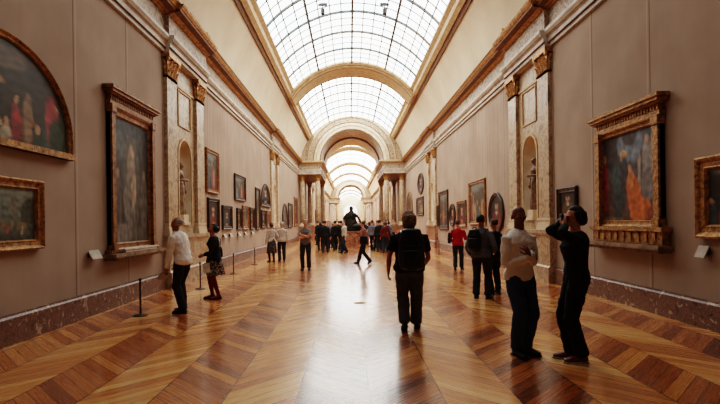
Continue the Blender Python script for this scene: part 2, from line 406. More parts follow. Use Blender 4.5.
def pilaster_parts(root, w, z0, z1, dep, round_=False):
    """local: x along the wall, +y out of the wall"""
    hw = w/2; ch = .62
    bm = bmesh.new()
    for a, b, e in ((z0, z0+.12, .07), (z0+.12, z0+.2, .05), (z0+.2, z0+.25, .02), (z0+.25, z0+.32, .04)): box(bm, -hw-e+.04, hw+e-.04, 0, dep+e-.02, a, b)
    obj('base', bm, 'cream', root)
    bm = bmesh.new(); box(bm, -hw+.05, hw-.05, 0, dep, z0+.3, z1-ch); obj('shaft', bm, 'marble', root)
    bm = bmesh.new(); z = z1-ch
    box(bm, -hw+.05, hw-.05, 0, dep+.01, z, z+.52)
    for a in (0, .02): box(bm, -hw+.03, hw-.03, 0, dep+.03, z, z+.04)
    leaf_ring(bm, z+.05, .2, .07, hw-.05, dep+.01, 4, 1); leaf_ring(bm, z+.2, .22, .09, hw-.05, dep+.01, 3, 1)
    box(bm, -hw-.04, hw+.04, 0, dep+.1, z+.5, z1)
    # corner volutes
    for sx in (-1, 1):
        ell(bm, (sx*(hw-.02), dep+.05, z+.46), (.075, .06, .075), sub=1)
    ell(bm, (0, dep+.06, z+.5), (.05, .04, .05), sub=1)
    obj('capital', bm, 'gold', root)
def ped_bm(w, dep, h):
    bm = bmesh.new(); box(bm, -w/2, w/2, 0, dep, 0, h-.1)
    box(bm, -w/2-.04, w/2+.04, 0, dep+.05, 0, .3); box(bm, -w/2-.03, w/2+.03, 0, dep+.03, h-.14, h-.08); return bm
for bi, b in enumerate(BAYS):
    for s, nm in ((-1, 'left'), (1, 'right')):
        rz = R(-90) if s < 0 else R(90)
        where = {13.6: 'nearest', 29.7: 'second'}.get(b, 'far')
        # wall-side pedestal: structure
        bm = bmesh.new(); y0, y1 = b-PH-.08, b+PH+.08
        extr(bm, [(5.0, 0), (4.80, 0), (4.80, .4), (4.84, .44), (4.84, 1.22), (4.78, 1.27), (4.78, 1.36), (5.0, 1.36)], y0, y1, s)
        struct('trim_%d' % tn, bm, 'red_marble' if b > 20 else 'marble'); tn += 1
        for j, off in enumerate((-1.17, 1.17)):
            if b > 40 and j: continue
            t = thing('pilaster', 'pale marble pilaster with gilded capital, %s side of the nearest %s wall niche' % ('near' if off < 0 else 'far', nm) if b < 20 else
                      ('narrow marble pilaster of the second bay on the %s wall, %s one of its pair' % (nm, 'nearer' if off < 0 else 'farther') if b < 40 else 'distant pale pilaster on the %s wall beyond the columned arch' % nm),
                      'pilaster', (s*4.998, b+off, 0), rz, None if b < 40 else 'distant pilasters on the %s wall' % nm)
            pilaster_parts(t, .76, 1.36, ZA, .10)
        if b > 40: continue
        # niche surround
        hw, zb, zs = .5, 1.62, 3.55; bm = bmesh.new(); X = s*(HW-.001); a, c = b-.8, b+.8; n = 16
        quad(bm, (X, a, 1.35), (X, b-hw, 1.35), (X, b-hw, ZA), (X, a, ZA)); quad(bm, (X, b+hw, 1.35), (X, c, 1.35), (X, c, ZA), (X, b+hw, ZA))
        quad(bm, (X, b-hw, 1.35), (X, b+hw, 1.35), (X, b+hw, zb), (X, b-hw, zb))
        P = [(b-hw*math.cos(PI*i/n), zs+hw*math.sin(PI*i/n)) for i in range(n+1)]
        for p, q in zip(P, P[1:]): quad(bm, (X, p[0], p[1]), (X, q[0], q[1]), (X, q[0], ZA), (X, p[0], ZA))
        struct('trim_%d' % tn, bm, 'marble'); tn += 1
        bm = bmesh.new(); dp = .46
        rows = []
        zz = [zb, zs]
        for z in zz: rows.append([bm.verts.new((X+s*dp*math.sin(PI*i/n), b-hw*math.cos(PI*i/n), z)) for i in range(n+1)])
        for k in range(1, 7):
            ph = PI/2*k/6.0; cr = math.cos(ph)
            rows.append([bm.verts.new((X+s*dp*math.sin(PI*i/n)*cr, b-hw*math.cos(PI*i/n)*cr, zs+hw*math.sin(ph))) for i in range(n+1)])
        for p, q in zip(rows, rows[1:]):
            for i in range(n): bm.faces.new((p[i], p[i+1], q[i+1], q[i]))
        bm.faces.new(rows[0])
        struct('trim_%d' % tn, bm, 'cream', smooth=True); tn += 1
        # archivolt and framed panel above
        bm = bmesh.new()
        Q = [(b-hw, zb)]+P+[(b+hw, zb)]
        for (ya, za), (yb, zb_) in zip(Q, Q[1:]):
            def o(y, z): 
                d = Vector((y-b, max(0, z-zs))) if z > zs else Vector((y-b, 0)); d.normalize(); return y+d.x*.07, z+(d.y*.07 if z > zs else 0)
            ea, eb = o(ya, za), o(yb, zb_)
            x1 = X-s*.03
            quad(bm, (x1, ya, za), (x1, yb, zb_), (x1, *eb), (x1, *ea)); quad(bm, (X, *ea), (x1, *ea), (x1, *eb), (X, *eb)); quad(bm, (X, ya, za), (x1, ya, za), (x1, yb, zb_), (X, yb, zb_))
        struct('trim_%d' % tn, bm, 'gold_flat'); tn += 1
        bm = bmesh.new()
        for (ya, yb, za, zc) in ((b-.52, b+.52, 4.40, 4.44), (b-.52, b+.52, 5.38, 5.42), (b-.52, b-.48, 4.44, 5.38), (b+.48, b+.52, 4.44, 5.38), (b-.8, b+.8, 5.46, 5.52)):
            xa, xb = sorted((X, X-s*.035)); box(bm, xa, xb, ya, yb, za, zc)
        struct('trim_%d' % tn, bm, 'gold_flat'); tn += 1

# ------------------------------------------------------------------ columned arches across the gallery
IR, ZS = 2.87, 7.3
def serliana(b, wh, far):
    global tn
    y0, y1 = SX[b]
    for s, nm in ((-1, 'left'), (1, 'right')):
        bm = bmesh.new()
        xi = IR
        for z0, z1, e in ((ZA, 6.3, 0), (6.3, 6.42, .04), (6.42, ZF, .09)): extr(bm, [(5.0, z0), (xi-e, z0), (xi-e, z1), (5.0, z1)], y0-e, y1+e, s)
        struct('trim_%d' % tn, bm, 'white_stone'); tn += 1
        bm = bmesh.new(); extr(bm, [(5.0, ZF), (xi+.02, ZF), (xi+.02, 6.92), (5.0, 6.92)], y0, y1, s); struct('trim_%d' % tn, bm, 'frieze'); tn += 1
        bm = bmesh.new()
        for z0, z1, e in ((6.92, 7.02, .05), (7.02, 7.1, .14), (7.1, 7.18, .26), (7.18, 7.3, .34)): extr(bm, [(5.0, z0), (xi-e, z0), (xi-e, z1), (5.0, z1)], y0-e, y1+e, s)
        struct('trim_%d' % tn, bm, 'gold_flat'); tn += 1
        bm = bmesh.new(); extr(bm, [(5.0, 7.07), (xi-.16, 7.07), (xi-.16, 7.1), (5.0, 7.1)], y0-.16, y1+.16, s)
        extr(bm, [(5.0, ZA-.02), (xi-.02, ZA-.02), (xi-.02, ZA+.03), (5.0, ZA+.03)], y0-.02, y1+.02, s); struct('trim_%d' % tn, bm, 'brown_line'); tn += 1
        bm = bmesh.new()
        for yc in (y0+.45, y1-.45):
            for a, c, e in ((0, .3, .06), (.3, 1.16, 0), (1.16, 1.3, .05)):
                xa, xb = sorted((s*(IR-.05-e), s*5.0)); box(bm, xa, xb, yc-.42-e, yc+.42+e, a, c)
        struct('trim_%d' % tn, bm, 'red_marble'); tn += 1
        for cx, cn in ((3.2, 'inner'), (4.62, 'outer')):
            for yc, dn in ((y0+.45, 'front'), (y1-.45, 'rear')):
                if far and (dn == 'rear' or cn == 'outer'): continue
                t = thing('marble_column', ('%s %s column of the %s side of the first columned arch' % (dn, cn, nm)) if not far else 'distant column of the second columned arch, %s side' % nm,
                          'column', (s*cx, yc, 1.3))
                bm = bmesh.new(); box(bm, -.33, .33, -.33, .33, 0, .1); lathe(bm, [(.31, .1), (.33, .16), (.27, .2), (.26, .23), (.29, .27), (.25, .32)]); obj('base', bm, 'cream', t)
                bm = bmesh.new(); H = ZA-1.3
                lathe(bm, [(.235, .31), (.235, 1.5), (.225, 2.6), (.205, H-.58)], n=24); obj('shaft', bm, 'marble', t, True)
                bm = bmesh.new(); z = H-.58
                lathe(bm, [(.2, z), (.235, z+.02), (.235, z+.05), (.2, z+.06), (.21, z+.3), (.27, z+.46), (.3, z+.5)])
                for k in range(8):
                    for zz, rr, o in ((z+.22, .24, 0), (z+.38, .27, .5)):
                        a = 2*PI*(k+o)/8; ell(bm, (rr*math.cos(a), rr*math.sin(a), zz), (.05, .05, .07), sub=1)
                for sx in (-1, 1):
                    for sy in (-1, 1): ell(bm, (sx*.24, sy*.24, z+.46), (.07, .07, .06), sub=1)
                box(bm, -.33, .33, -.33, .33, z+.5, H-.0); obj('capital', bm, 'gold_dark', t)
    # the arch wall
    n = 40; bm = bmesh.new(); fr, bk = [], []
    ZB = ZS
    for i in range(n+1):
        t = PI*i/n; c, q = math.cos(t), math.sin(t)
        # outer point: ray from (0,ZS) to vault circle
        d = ZS-VC; L = -d*q+math.sqrt(max(0, VR*VR-d*d*c*c))
        L = min(L+.02, 4.95/max(abs(c), 1e-6))
        pi_, po = (IR*c, ZB+IR*q), (L*c, ZB+L*q)
        fr.append((pi_, po))
    for (a, b_), (c_, d_) in zip(fr, fr[1:]):
        for y in (y0+.02, y1-.02): quad(bm, (a[0], y, a[1]), (c_[0], y, c_[1]), (d_[0], y, d_[1]), (b_[0], y, b_[1]))
        quad(bm, (a[0], y0+.02, a[1]), (c_[0], y0+.02, c_[1]), (c_[0], y1-.02, c_[1]), (a[0], y1-.02, a[1]))
    struct('trim_%d' % tn, bm, 'frieze'); tn += 1
    def ring(r0, r1, e, mat):
        global tn
        bm = bmesh.new()
        for sgn, y in ((-1, y0), (1, y1)):
            yy = y+sgn*e; rows = []
            for i in range(n+1):
                t = PI*i/n; c, q = math.cos(t), math.sin(t)
                rows.append([bm.verts.new(p) for p in ((r0*c, y-sgn*.03, ZB+r0*q), (r0*c, yy, ZB+r0*q), (r1*c, yy, ZB+r1*q), (r1*c, y-sgn*.03, ZB+r1*q))])
            for p, q in zip(rows, rows[1:]):
                for k in range(4): bm.faces.new((p[k], p[(k+1) % 4], q[(k+1) % 4], q[k]))
        struct('trim_%d' % tn, bm, mat); tn += 1
    ring(IR-.02, IR+.07, .05, 'brown_line'); ring(IR+.07, IR+.34, .03, 'cream'); ring(IR+.34, IR+.42, .1, 'gold_flat'); ring(IR+.42, IR+.62, .02, 'cream'); ring(IR+.62, IR+.68, .06, 'brown_line')
    ring(3.98, 4.09, .08, 'gold_flat')
    # inner reveals of the deep arch
    for ya, yb, rr, mat in ((y0+4.0, y0+4.5, IR-.1, 'brown_line'), (y0+4.5, y1-.05, IR-.06, 'cream')):
        bm = bmesh.new(); rows = []
        for i in range(n+1):
            t = PI*i/n; c, q = math.cos(t), math.sin(t)
            rows.append([bm.verts.new(p) for p in ((rr*c, ya, ZB+rr*q), (rr*c, yb, ZB+rr*q), ((IR+.02)*c, yb, ZB+(IR+.02)*q), ((IR+.02)*c, ya, ZB+(IR+.02)*q))])
        for p, q in zip(rows, rows[1:]):
            for k in range(4): bm.faces.new((p[k], p[(k+1) % 4], q[(k+1) % 4], q[k]))
        struct('trim_%d' % tn, bm, mat); tn += 1
serliana(SERL[0], 'first', False); serliana(SERL[1], 'second', True)

# small gilt ornaments standing on the cornice, and spotlights on the skylight bars
for s, nm in ((-1, 'left'), (1, 'right')):
    bm = bmesh.new(); lathe(bm, [(.1, 0), (.12, .03), (.05, .07), (.09, .14), (.1, .2), (.05, .27), (.02, .33)], n=12, sy=1.6)
    for k in (-1, 1): ell(bm, (0, k*.16, .08), (.05, .1, .07), sub=1)
    o = obj('cornice_ornament', bm, 'gold', None, True); o.location = (s*4.62, 14.7, 7.3); tag(o, 'small gilt ornament on top of the %s cornice above the niche' % nm, 'ornament')
for x, nm in ((-1.3, 'left'), (1.4, 'right')):
    t = thing('spotlight', 'small dark spotlight under the skylight, %s of its centre bar' % nm, 'spotlight', (x, 20.5, va(x)-.1))
    bm = bmesh.new(); lathe(bm, [(.07, -.42), (.09, -.4), (.09, -.2), (.06, -.15)], n=14); obj('lamp_head', bm, 'black_metal', t)
    bm = bmesh.new(); box(bm, -.2, .2, -.03, .03, -.04, .08); lathe(bm, [(.015, -.16), (.015, -.04)], n=8); obj('bracket', bm, 'black_metal', t)
bm = bmesh.new(); lathe(bm, [(.12, 0), (.12, .004), (.1, .007), (.02, .007)], n=24)
for k in range(6): box(bm, -.07, .07, -.07+k*.027, -.062+k*.027, .007, .009)
o = obj('floor_grille', bm, 'gold_dark'); o.location = (-.06, 9.5, 0); tag(o, 'small dark round plate let into the parquet in mid gallery', 'floor plate')

# ------------------------------------------------------------------ paintings
def painter(kind, seed, pal=None):
    rnd = random.Random(seed); B = []
    def bl(x, y, rx, ry, c, soft=.22, ang=0): B.append((x, y, rx, ry, S(*c), soft, ang))
    top, bot = (70, 66, 62), (44, 34, 28)
    if kind == 'chapel':
        top, bot = (74, 84, 96), (96, 58, 34)
        for x, w in ((.30, .022), (.44, .02), (.66, .028), (.86, .03)): bl(x, .62, w, .42, (70, 62, 60) if x < .6 else (166, 156, 142), .3)
        bl(.52, .82, .2, .2, (120, 136, 150)); bl(.52, .9, .12, .1, (60, 58, 66)); bl(.2, .8, .12, .22, (50, 44, 44))
        bl(.78, .66, .07, .2, (150, 146, 140)); bl(.78, .82, .035, .04, (190, 160, 136)); bl(.78, .4, .09, .16, (128, 124, 122))
        bl(.08, .42, .07, .3, (150, 40, 44)); bl(.08, .72, .035, .05, (196, 150, 118))
        bl(.33, .36, .11, .34, (36, 56, 60)); bl(.30, .5, .07, .16, (52, 84, 84)); bl(.42, .72, .05, .055, (206, 178, 120)); bl(.42, .71, .03, .04, (196, 146, 112))
        bl(.43, .5, .07, .2, (44, 48, 56)); bl(.58, .32, .11, .2, (198, 106, 34), ang=.3); bl(.66, .17, .18, .12, (206, 112, 34)); bl(.53, .47, .05, .1, (210, 134, 60)); bl(.52, .57, .03, .04, (200, 150, 110)); bl(.45, .15, .07, .06, (90, 70, 60)); bl(.86, .14, .1, .08, (140, 60, 30)); bl(.15, .06, .3, .05, (120, 100, 70))
    elif kind == 'saints':
        top, bot = (70, 72, 72), (62, 56, 50)
        bl(.5, .5, .2, .4, (92, 86, 78)); bl(.5, .56, .1, .22, (150, 134, 116)); bl(.5, .72, .05, .05, (186, 158, 130)); bl(.46, .35, .14, .18, (120, 110, 100)); bl(.55, .44, .06, .12, (172, 150, 126))
        bl(.2, .35, .1, .2, (84, 76, 70)); bl(.8, .35, .1, .22, (104, 96, 88)); bl(.2, .55, .04, .04, (150, 124, 104)); bl(.8, .57, .04, .04, (150, 124, 104)); bl(.3, .12, .2, .08, (130, 120, 110)); bl(.7, .1, .2, .07, (96, 84, 76)); bl(.5, .9, .4, .06, (54, 60, 64)); bl(.25, .75, .12, .1, (88, 92, 92))
    elif kind == 'lunette':
        top, bot = (66, 66, 60), (58, 46, 34)
        cols = [(40, 62, 44), (150, 52, 52), (178, 152, 120), (60, 80, 70), (120, 80, 50), (160, 150, 130), (48, 56, 70)]
        for k in range(13):
            x = .06+.074*k; hgt = .26+.1*math.sin(k*1.9); c = cols[(k*3+1) % 7]
            bl(x, hgt*.7, .036, hgt*.62, c); bl(x+.005, hgt*1.38, .019, .045, (194, 150, 116)); bl(x+.02, hgt*.9, .03, .05, tuple(int(v*1.25) for v in c), ang=.5)
        bl(.3, .72, .15, .1, (176, 128, 88)); bl(.36, .62, .16, .05, (196, 150, 110), ang=-.3); bl(.5, .8, .16, .1, (110, 96, 84)); bl(.84, .35, .05, .26, (170, 60, 64)); bl(.9, .2, .09, .2, (50, 66, 46)); bl(.66, .3, .03, .24, (150, 120, 90))
    elif kind == 'landscape':
        top, bot = (140, 150, 140), (56, 46, 30)
        bl(.5, .55, .6, .08, (110, 120, 110)); bl(.2, .5, .16, .2, (60, 62, 44)); bl(.85, .5, .14, .26, (54, 50, 36)); bl(.55, .34, .3, .07, (120, 104, 76))
        for k in range(8): bl(.12+.1*k, .25+.06*rnd.random(), .016, .08, rnd.choice([(150, 60, 44), (180, 160, 130), (60, 70, 80), (40, 34, 30)]))
        bl(.62, .62, .06, .14, (120, 110, 96))
    elif kind == 'portrait':
        top, bot = pal or (60, 48, 40), (34, 26, 22)
        bl(.5, .3, .3, .3, rnd.choice([(40, 34, 36), (110, 44, 38), (50, 60, 66), (96, 70, 48)])); bl(.5, .68, .11, .1, (190, 148, 118)); bl(.5, .75, .13, .06, (60, 42, 32)); bl(.5, .22, .12, .06, (170, 128, 100)); bl(.5, .5, .08, .05, (190, 180, 166))
    else:
        top, bot = pal or (84, 72, 58), (50, 38, 30)
        for k in range(7):
            x = .12+.13*k; h = .2+.25*rnd.random(); c = rnd.choice([(140, 60, 44), (60, 76, 84), (170, 130, 84), (84, 90, 66), (150, 134, 116), (44, 40, 44)])
            bl(x, h*.8, .06, h*.7, c); bl(x, h*1.6, .028, .035, (190, 150, 120))
        bl(.5, .85, .4, .12, (120, 118, 112)); bl(.75, .7, .15, .15, (70, 60, 50))
    T, Bo = S(*top), S(*bot)
    def f(u, v):
        wv = noise.noise(Vector((u*9, v*9, seed)))*.018
        u2, v2 = u+wv, v+noise.noise(Vector((u*9, v*9, seed+5)))*.018
        c = [Bo[i]+(T[i]-Bo[i])*v for i in range(3)]
        for x, y, rx, ry, col, soft, ang in B:
            dx, dy = u2-x, v2-y
            if ang: dx, dy = dx*math.cos(ang)+dy*math.sin(ang), -dx*math.sin(ang)+dy*math.cos(ang)
            d = math.sqrt((dx/rx)**2+(dy/ry)**2)
            w = max(0, min(1, (1.1-d)/soft))
            col = tuple(col[i]*.68+.32*(Bo[i]+T[i])*.5+.004 for i in range(3))
            c = [c[i]*(1-w)+col[i]*w*(.85+.3*(noise.noise(Vector((u*26, v*20, seed+2)))+.5)) for i in range(3)]
        k = .9+.5*noise.noise(Vector((u*18, v*18, seed+9)))
        return [max(0.002, x*k*1.35) for x in c]
    return f
def canvas_mat():
    m, nt, b = newmat('painted_canvas'); a = N(nt, 'ShaderNodeVertexColor'); a.layer_name = 'paint'
    n = N(nt, 'ShaderNodeTexNoise'); n.inputs['Scale'].default_value = 30
    nt.links.new(mixc(nt, mathn(nt, 'MULTIPLY', n.outputs['Fac'], .25), a.outputs[0], (.02, .015, .01)), b.inputs['Base Color'])
    b.inputs['Roughness'].default_value = .5; b.inputs['Specular IOR Level'].default_value = .25; return m
M['canvas'] = canvas_mat()
def outline(shape, w, h, i, n=64):
    """closed outline inset by i; origin at bottom centre"""
    hw = w/2-i; z0, z1 = i, h-i
    if shape == 'rect': return [(hw, z0), (hw, z1), (-hw, z1), (-hw, z0)]
    if shape == 'oval': return [(hw*math.cos(2*PI*k/n), h/2+(h/2-i)*math.sin(2*PI*k/n)) for k in range(n)]
    if shape == 'arch':
        sp = z1-hw*.9 if shape == 'arch' else z0
        return [(-hw, z0), (hw, z0)]+[(hw*math.cos(PI*k/24), sp+(z1-sp)*math.sin(PI*k/24)) for k in range(25)]
    if shape == 'lunette':
        return [(-hw, z0), (hw, z0)]+[(hw*math.cos(PI*k/40), z0+.28+(z1-z0-.28)*math.sin(PI*k/40)) for k in range(41)]
def painting(s, ya, yb, z0, z1, label, shape='rect', fw=.12, dep=.08, mat='gold_dark', art='scene', seed=1, group=None, ped=False, res=40, tilt=0, pal=None, name='framed_painting', pred=True):
    w, h = yb-ya, z1-z0
    t = thing(name, label, 'painting', (s*(HW-.012), (ya+yb)/2, z0), R(-90) if s < 0 else R(90), group)
    t.rotation_euler = (R(-tilt) if tilt else 0, 0, R(-90) if s < 0 else R(90))
    top = h; zb = 0
    if ped: top = h-.34; zb = .42 if pred else .14
    hh = top-zb
    prof = [(0, 0), (0, dep*.8), (fw*.15, dep), (fw*.3, dep*.85), (fw*.45, dep*.55), (fw*.75, dep*.5), (fw*.85, dep*.62), (fw*.95, dep*.35), (fw, dep*.15)]
    bm = bmesh.new(); rings = [[bm.verts.new((x, y, z+zb)) for x, z in outline(shape, w if not ped else w-.36, hh, i)] for i, y in prof]
    n = len(rings[0])
    for a, b in zip(rings, rings[1:]):
        for k in range(n): bm.faces.new((a[k], a[(k+1) % n], b[(k+1) % n], b[k]))
    if shape == 'lunette':    # broad gilt sill
        box(bm, -w/2-.02, w/2+.02, 0, dep+.03, 0, .1)
    fr = obj('frame', bm, mat, t)
    f = painter(art, seed, pal)
    bm = bmesh.new(); W = w if not ped else w-.36
    cl = bm.loops.layers.float_color.new('paint')
    pts = {}
    def uv(v): return (.5-v.co.x/W), (v.co.z-zb)/hh
    y = dep*.15
    if shape == 'rect':
        x0, x1, a0, a1 = -W/2+fw*.95, W/2-fw*.95, zb+fw*.95, zb+hh-fw*.95
        nx = res; nz = max(8, int(res*(a1-a0)/(x1-x0)))
        g = [[bm.verts.new((x0+(x1-x0)*i/nx, y, a0+(a1-a0)*j/nz)) for i in range(nx+1)] for j in range(nz+1)]
        for j in range(nz):
            for i in range(nx): bm.faces.new((g[j][i], g[j][i+1], g[j+1][i+1], g[j+1][i]))
    else:
        O = outline(shape, W, hh, fw*.95); P = []
        for k in range(len(O)):
            a, b = Vector(O[k]), Vector(O[(k+1) % len(O)]); m = max(1, int((b-a).length/.08))
            P += [a.lerp(b, j/m) for j in range(m)]
        cz = hh*.4; nr = res//2; cen = bm.verts.new((0, y, zb+cz)); prev = None
        for j in range(1, nr+1):
            row = [bm.verts.new((p.x*j/nr, y, zb+cz+(p.y-cz)*j/nr)) for p in P]
            m = len(row)
            for k in range(m):
                if prev: bm.faces.new((prev[k], prev[(k+1) % m], row[(k+1) % m], row[k]))
                else: bm.faces.new((cen, row[k], row[(k+1) % m]))
            prev = row
    cache = {}
    for fc in bm.faces:
        for lp in fc.loops:
            k = lp.vert
            if k not in cache: cache[k] = (*f(*uv(k)), 1)
            lp[cl] = cache[k]
    obj('canvas', bm, 'canvas', t)
    if ped:
        bm = bmesh.new()
        for a, b, e, d in ((top-.02, top+.07, .02, .10), (top+.07, top+.18, -.02, .08), (top+.18, top+.22, .05, .14), (top+.22, top+.28, .1, .19), (top+.28, top+.34, .14, .22)):
            box(bm, -W/2-e, W/2+e, 0, d, a, b)
        for k in range(24): x = -W/2+.04+(W-.08)*k/23; box(bm, x-.02, x+.02, .08, .1, top+.09, top+.17)
        obj('pediment', bm, mat, t)
        bm = bmesh.new(); box(bm, -W/2-.1, W/2+.1, 0, .13, .14, .42 if pred else .2)
        if pred: box(bm, -W/2-.16, W/2+.16, 0, .18, .36, .43)
        for k in range(9 if pred else 0): x = -W/2+.1+(W-.2)*k/8; box(bm, x-.05, x+.05, .13, .15, .18, .34)
        obj('predella', bm, mat, t)
        bm = bmesh.new(); box(bm, -W/2-.18, W/2+.18, 0, .26, .06, .13); box(bm, -W/2-.12, W/2+.12, 0, .2, 0, .06); obj('shelf', bm, 'statue', t)
        for sx in (-1, 1):
            bm = bmesh.new(); box(bm, sx*(W/2-.07)-.07, sx*(W/2-.07)+.07, 0, .12, zb, top)
            for k in range(2): box(bm, sx*(W/2-.07)-.09, sx*(W/2-.07)+.09, 0, .14, zb+(top-zb-.16)*k, zb+(top-zb-.16)*k+.16)
            obj('side_pilaster', bm, mat, t)
    # hanging wires on the larger near pictures
    return t
L, RR = -1, 1
painting(L, 4.95, 7.98, 2.74, 4.33, 'large arched lunette painting in a gilt frame, high on the left wall', 'lunette', .09, .08, 'gold_dark', 'lunette', 3, res=70)
painting(L, 5.7, 7.2, 1.30, 2.33, 'small landscape in a gilt frame under the arched lunette painting', 'rect', .15, .09, 'gold_dark', 'landscape', 4, res=50)
painting(L, 9.02, 11.4, .95, 4.38, 'tall dark altarpiece in an ornate wooden frame with cornice and shelf on the left wall', 'rect', .2, .1, 'red_wood', 'saints', 5, ped=True, res=50, pred=False)
wl = [(15.5, 16.95, 2.7, 4.18, 'rect', 'red_wood', 'scene', 'tall narrow picture high up just past the left niche'),
 (15.65, 16.95, 1.38, 2.53, 'rect', 'dark_wood', 'portrait', 'dark framed picture hanging under the tall narrow one past the left niche'),
 (19.3, 21.3, 2.62, 3.72, 'rect', 'dark_wood', 'scene', 'dark framed picture hanging alone in the upper row of the left wall'),
 (17.4, 18.8, 1.42, 2.34, 'rect', 'dark_wood', 'portrait', 'lower row left wall picture with the black frame, first of the small group'),
 (19.65, 20.45, 1.40, 2.3, 'rect', 'dark_wood', 'portrait', 'narrow dark picture directly under the solitary upper one on the left wall'),
 (20.65, 21.9, 1.37, 2.44, 'rect', 'red_wood', 'scene', 'brown framed picture right of the narrow dark one in the left lower row'),
 (22.2, 23.2, 1.35, 2.4, 'rect', 'dark_wood', 'portrait', 'small dark picture beside the tall panel in the left lower row'),
 (23.6, 24.7, 1.32, 3.45, 'rect', 'dark_wood', 'scene', 'tall dark upright panel with the arched picture to its right'),
 (25.0, 27.9, 2.55, 3.85, 'arch', 'dark_wood', 'portrait', 'round topped dark picture in the upper row before the second pilasters'),
 (25.1, 26.4, 1.38, 2.36, 'rect', 'dark_wood', 'portrait', 'small picture under the round topped one, nearer of two'),
 (26.7, 27.9, 1.38, 2.36, 'rect', 'red_wood', 'scene', 'small picture under the round topped one, farther of two'),
 (32.9, 35.5, 1.25, 3.05, 'arch', 'dark_wood', 'scene', 'arched dark panel just beyond the second left pilasters'),
 (36.1, 38.6, 1.28, 3.18, 'rect', 'dark_wood', 'scene', 'middle dark panel of the three between the second pilasters and the left columns'),
 (39.9, 42.6, 1.35, 3.85, 'rect', 'red_wood', 'portrait', 'tallest dark panel, beside the left columns')]
for k, (a, b, z0, z1, sh, mt, art, lb) in enumerate(wl): painting(L, a, b, z0, z1, lb, sh, .13 if k < 8 else .2, .07, mt, art, 20+k, res=18)
painting(RR, 7.6, 9.95, 1.05, 3.70, 'large altarpiece with orange and red robed figures in a gilt columned frame, right wall', 'rect', .13, .1, 'gold_dark', 'chapel', 6, ped=True, res=70)
painting(RR, 5.0, 7.02, 1.33, 2.52, 'dark picture in a broad carved gilt frame nearest the viewer on the right wall', 'rect', .2, .1, 'gold_dark', 'scene', 7, res=50, pal=(52, 46, 40))
wr = [(10.75, 11.75, 1.6, 2.4, 'rect', 'dark_wood', 'portrait', 'small dark framed picture behind the woman in black'),
 (15.9, 17.55, 1.17, 2.62, 'oval', 'dark_wood', 'portrait', 'oval dark framed picture beside the right niche'),
 (18.0, 20.45, 1.46, 3.27, 'rect', 'red_wood', 'scene', 'large brown framed picture left of the oval one on the right wall'),
 (21.05, 22.75, 1.35, 2.56, 'rect', 'red_wood', 'portrait', 'small brown framed picture behind the person in red'),
 (23.2, 24.55, 1.34, 2.5, 'oval', 'dark_wood', 'portrait', 'oval dark picture left of the one behind the person in red'),
 (24.9, 27.4, 1.15, 3.3, 'rect', 'dark_wood', 'scene', 'tall dark framed picture near the second right pilasters'),
 (27.6, 28.05, 1.35, 2.55, 'rect', 'dark_wood', 'portrait', 'narrow picture touching the second right pilasters'),
 (33.0, 35.8, 3.6, 5.15, 'oval', 'dark_wood', 'portrait', 'oval picture hung high on the right wall beyond the second pilasters'),
 (33.2, 36.5, 2.05, 3.4, 'rect', 'dark_wood', 'scene', 'dark picture under the high oval one on the right wall'),
 (38.8, 42.9, 2.1, 4.2, 'arch', 'red_wood', 'scene', 'round topped picture next to the right columns')]
for k, (a, b, z0, z1, sh, mt, art, lb) in enumerate(wr): painting(RR, a, b, z0, z1, lb, sh, .13 if k < 4 else .22, .07, mt, art, 50+k, res=18)
k = 0
for y in (53, 56, 64, 67.5, 71, 81):
    for s, nm in ((-1, 'left'), (1, 'right')):
        painting(s, y, y+2.4, 1.3, 3.1+.6*((k*7) % 3)/2, 'far dark framed picture on the %s wall beyond the columned arch' % nm, 'rect', .22, .07, 'dark_wood', 'scene', 80+k, res=8, group='far pictures on the %s wall' % nm); k += 1
# picture behind the columns
def card(s, y, z, w, h, lb, g=None):
    t = thing('wall_label', lb, 'label', (s*(HW-.01), y, z), R(-90) if s < 0 else R(90), g)
    bm = bmesh.new(); v = [(-w/2, .12, 0), (w/2, .12, 0), (w/2, .04, h), (-w/2, .04, h)]
    u = [bm.verts.new(p) for p in v]+[bm.verts.new((p[0], p[1]-.015, p[2]-.008)) for p in v]
    for f in ((0, 1, 2, 3), (7, 6, 5, 4), (0, 4, 5, 1), (1, 5, 6, 2), (2, 6, 7, 3), (3, 7, 4, 0)): bm.faces.new([u[i] for i in f])
    obj('card', bm, 'card', t)
    bm = bmesh.new(); box(bm, -w*.35, w*.35, 0, .05, h*.2, h*.8); obj('bracket', bm, 'dark_wood', t)
card(-1, 8.62, 1.03, .34, .16, 'small white label on the wall left of the tall dark altarpiece')
card(1, 6.9, 1.05, .2, .17, 'small pale label below the carved gilt frame at the right edge')
for y in (17.6, 18.5, 19.9, 21.1, 22.6): card(-1, y, 1.12, .3, .14, 'small white label under the left lower row of pictures', 'white labels under the left lower row')
# vases on the altarpiece shelf? a long pale ledge object
bm = bmesh.new(); box(bm, -.75, .75, 0, .05, 0, .05); box(bm, -.82, .82, -.01, .07, .05, .08)
o = obj('carved_ledge', bm, 'paper'); o.location = (-4.80, 10.2, 1.09); o.rotation_euler = (0, 0, R(-90)); tag(o, 'long pale strip lying on the shelf of the tall left altarpiece', 'ledge')

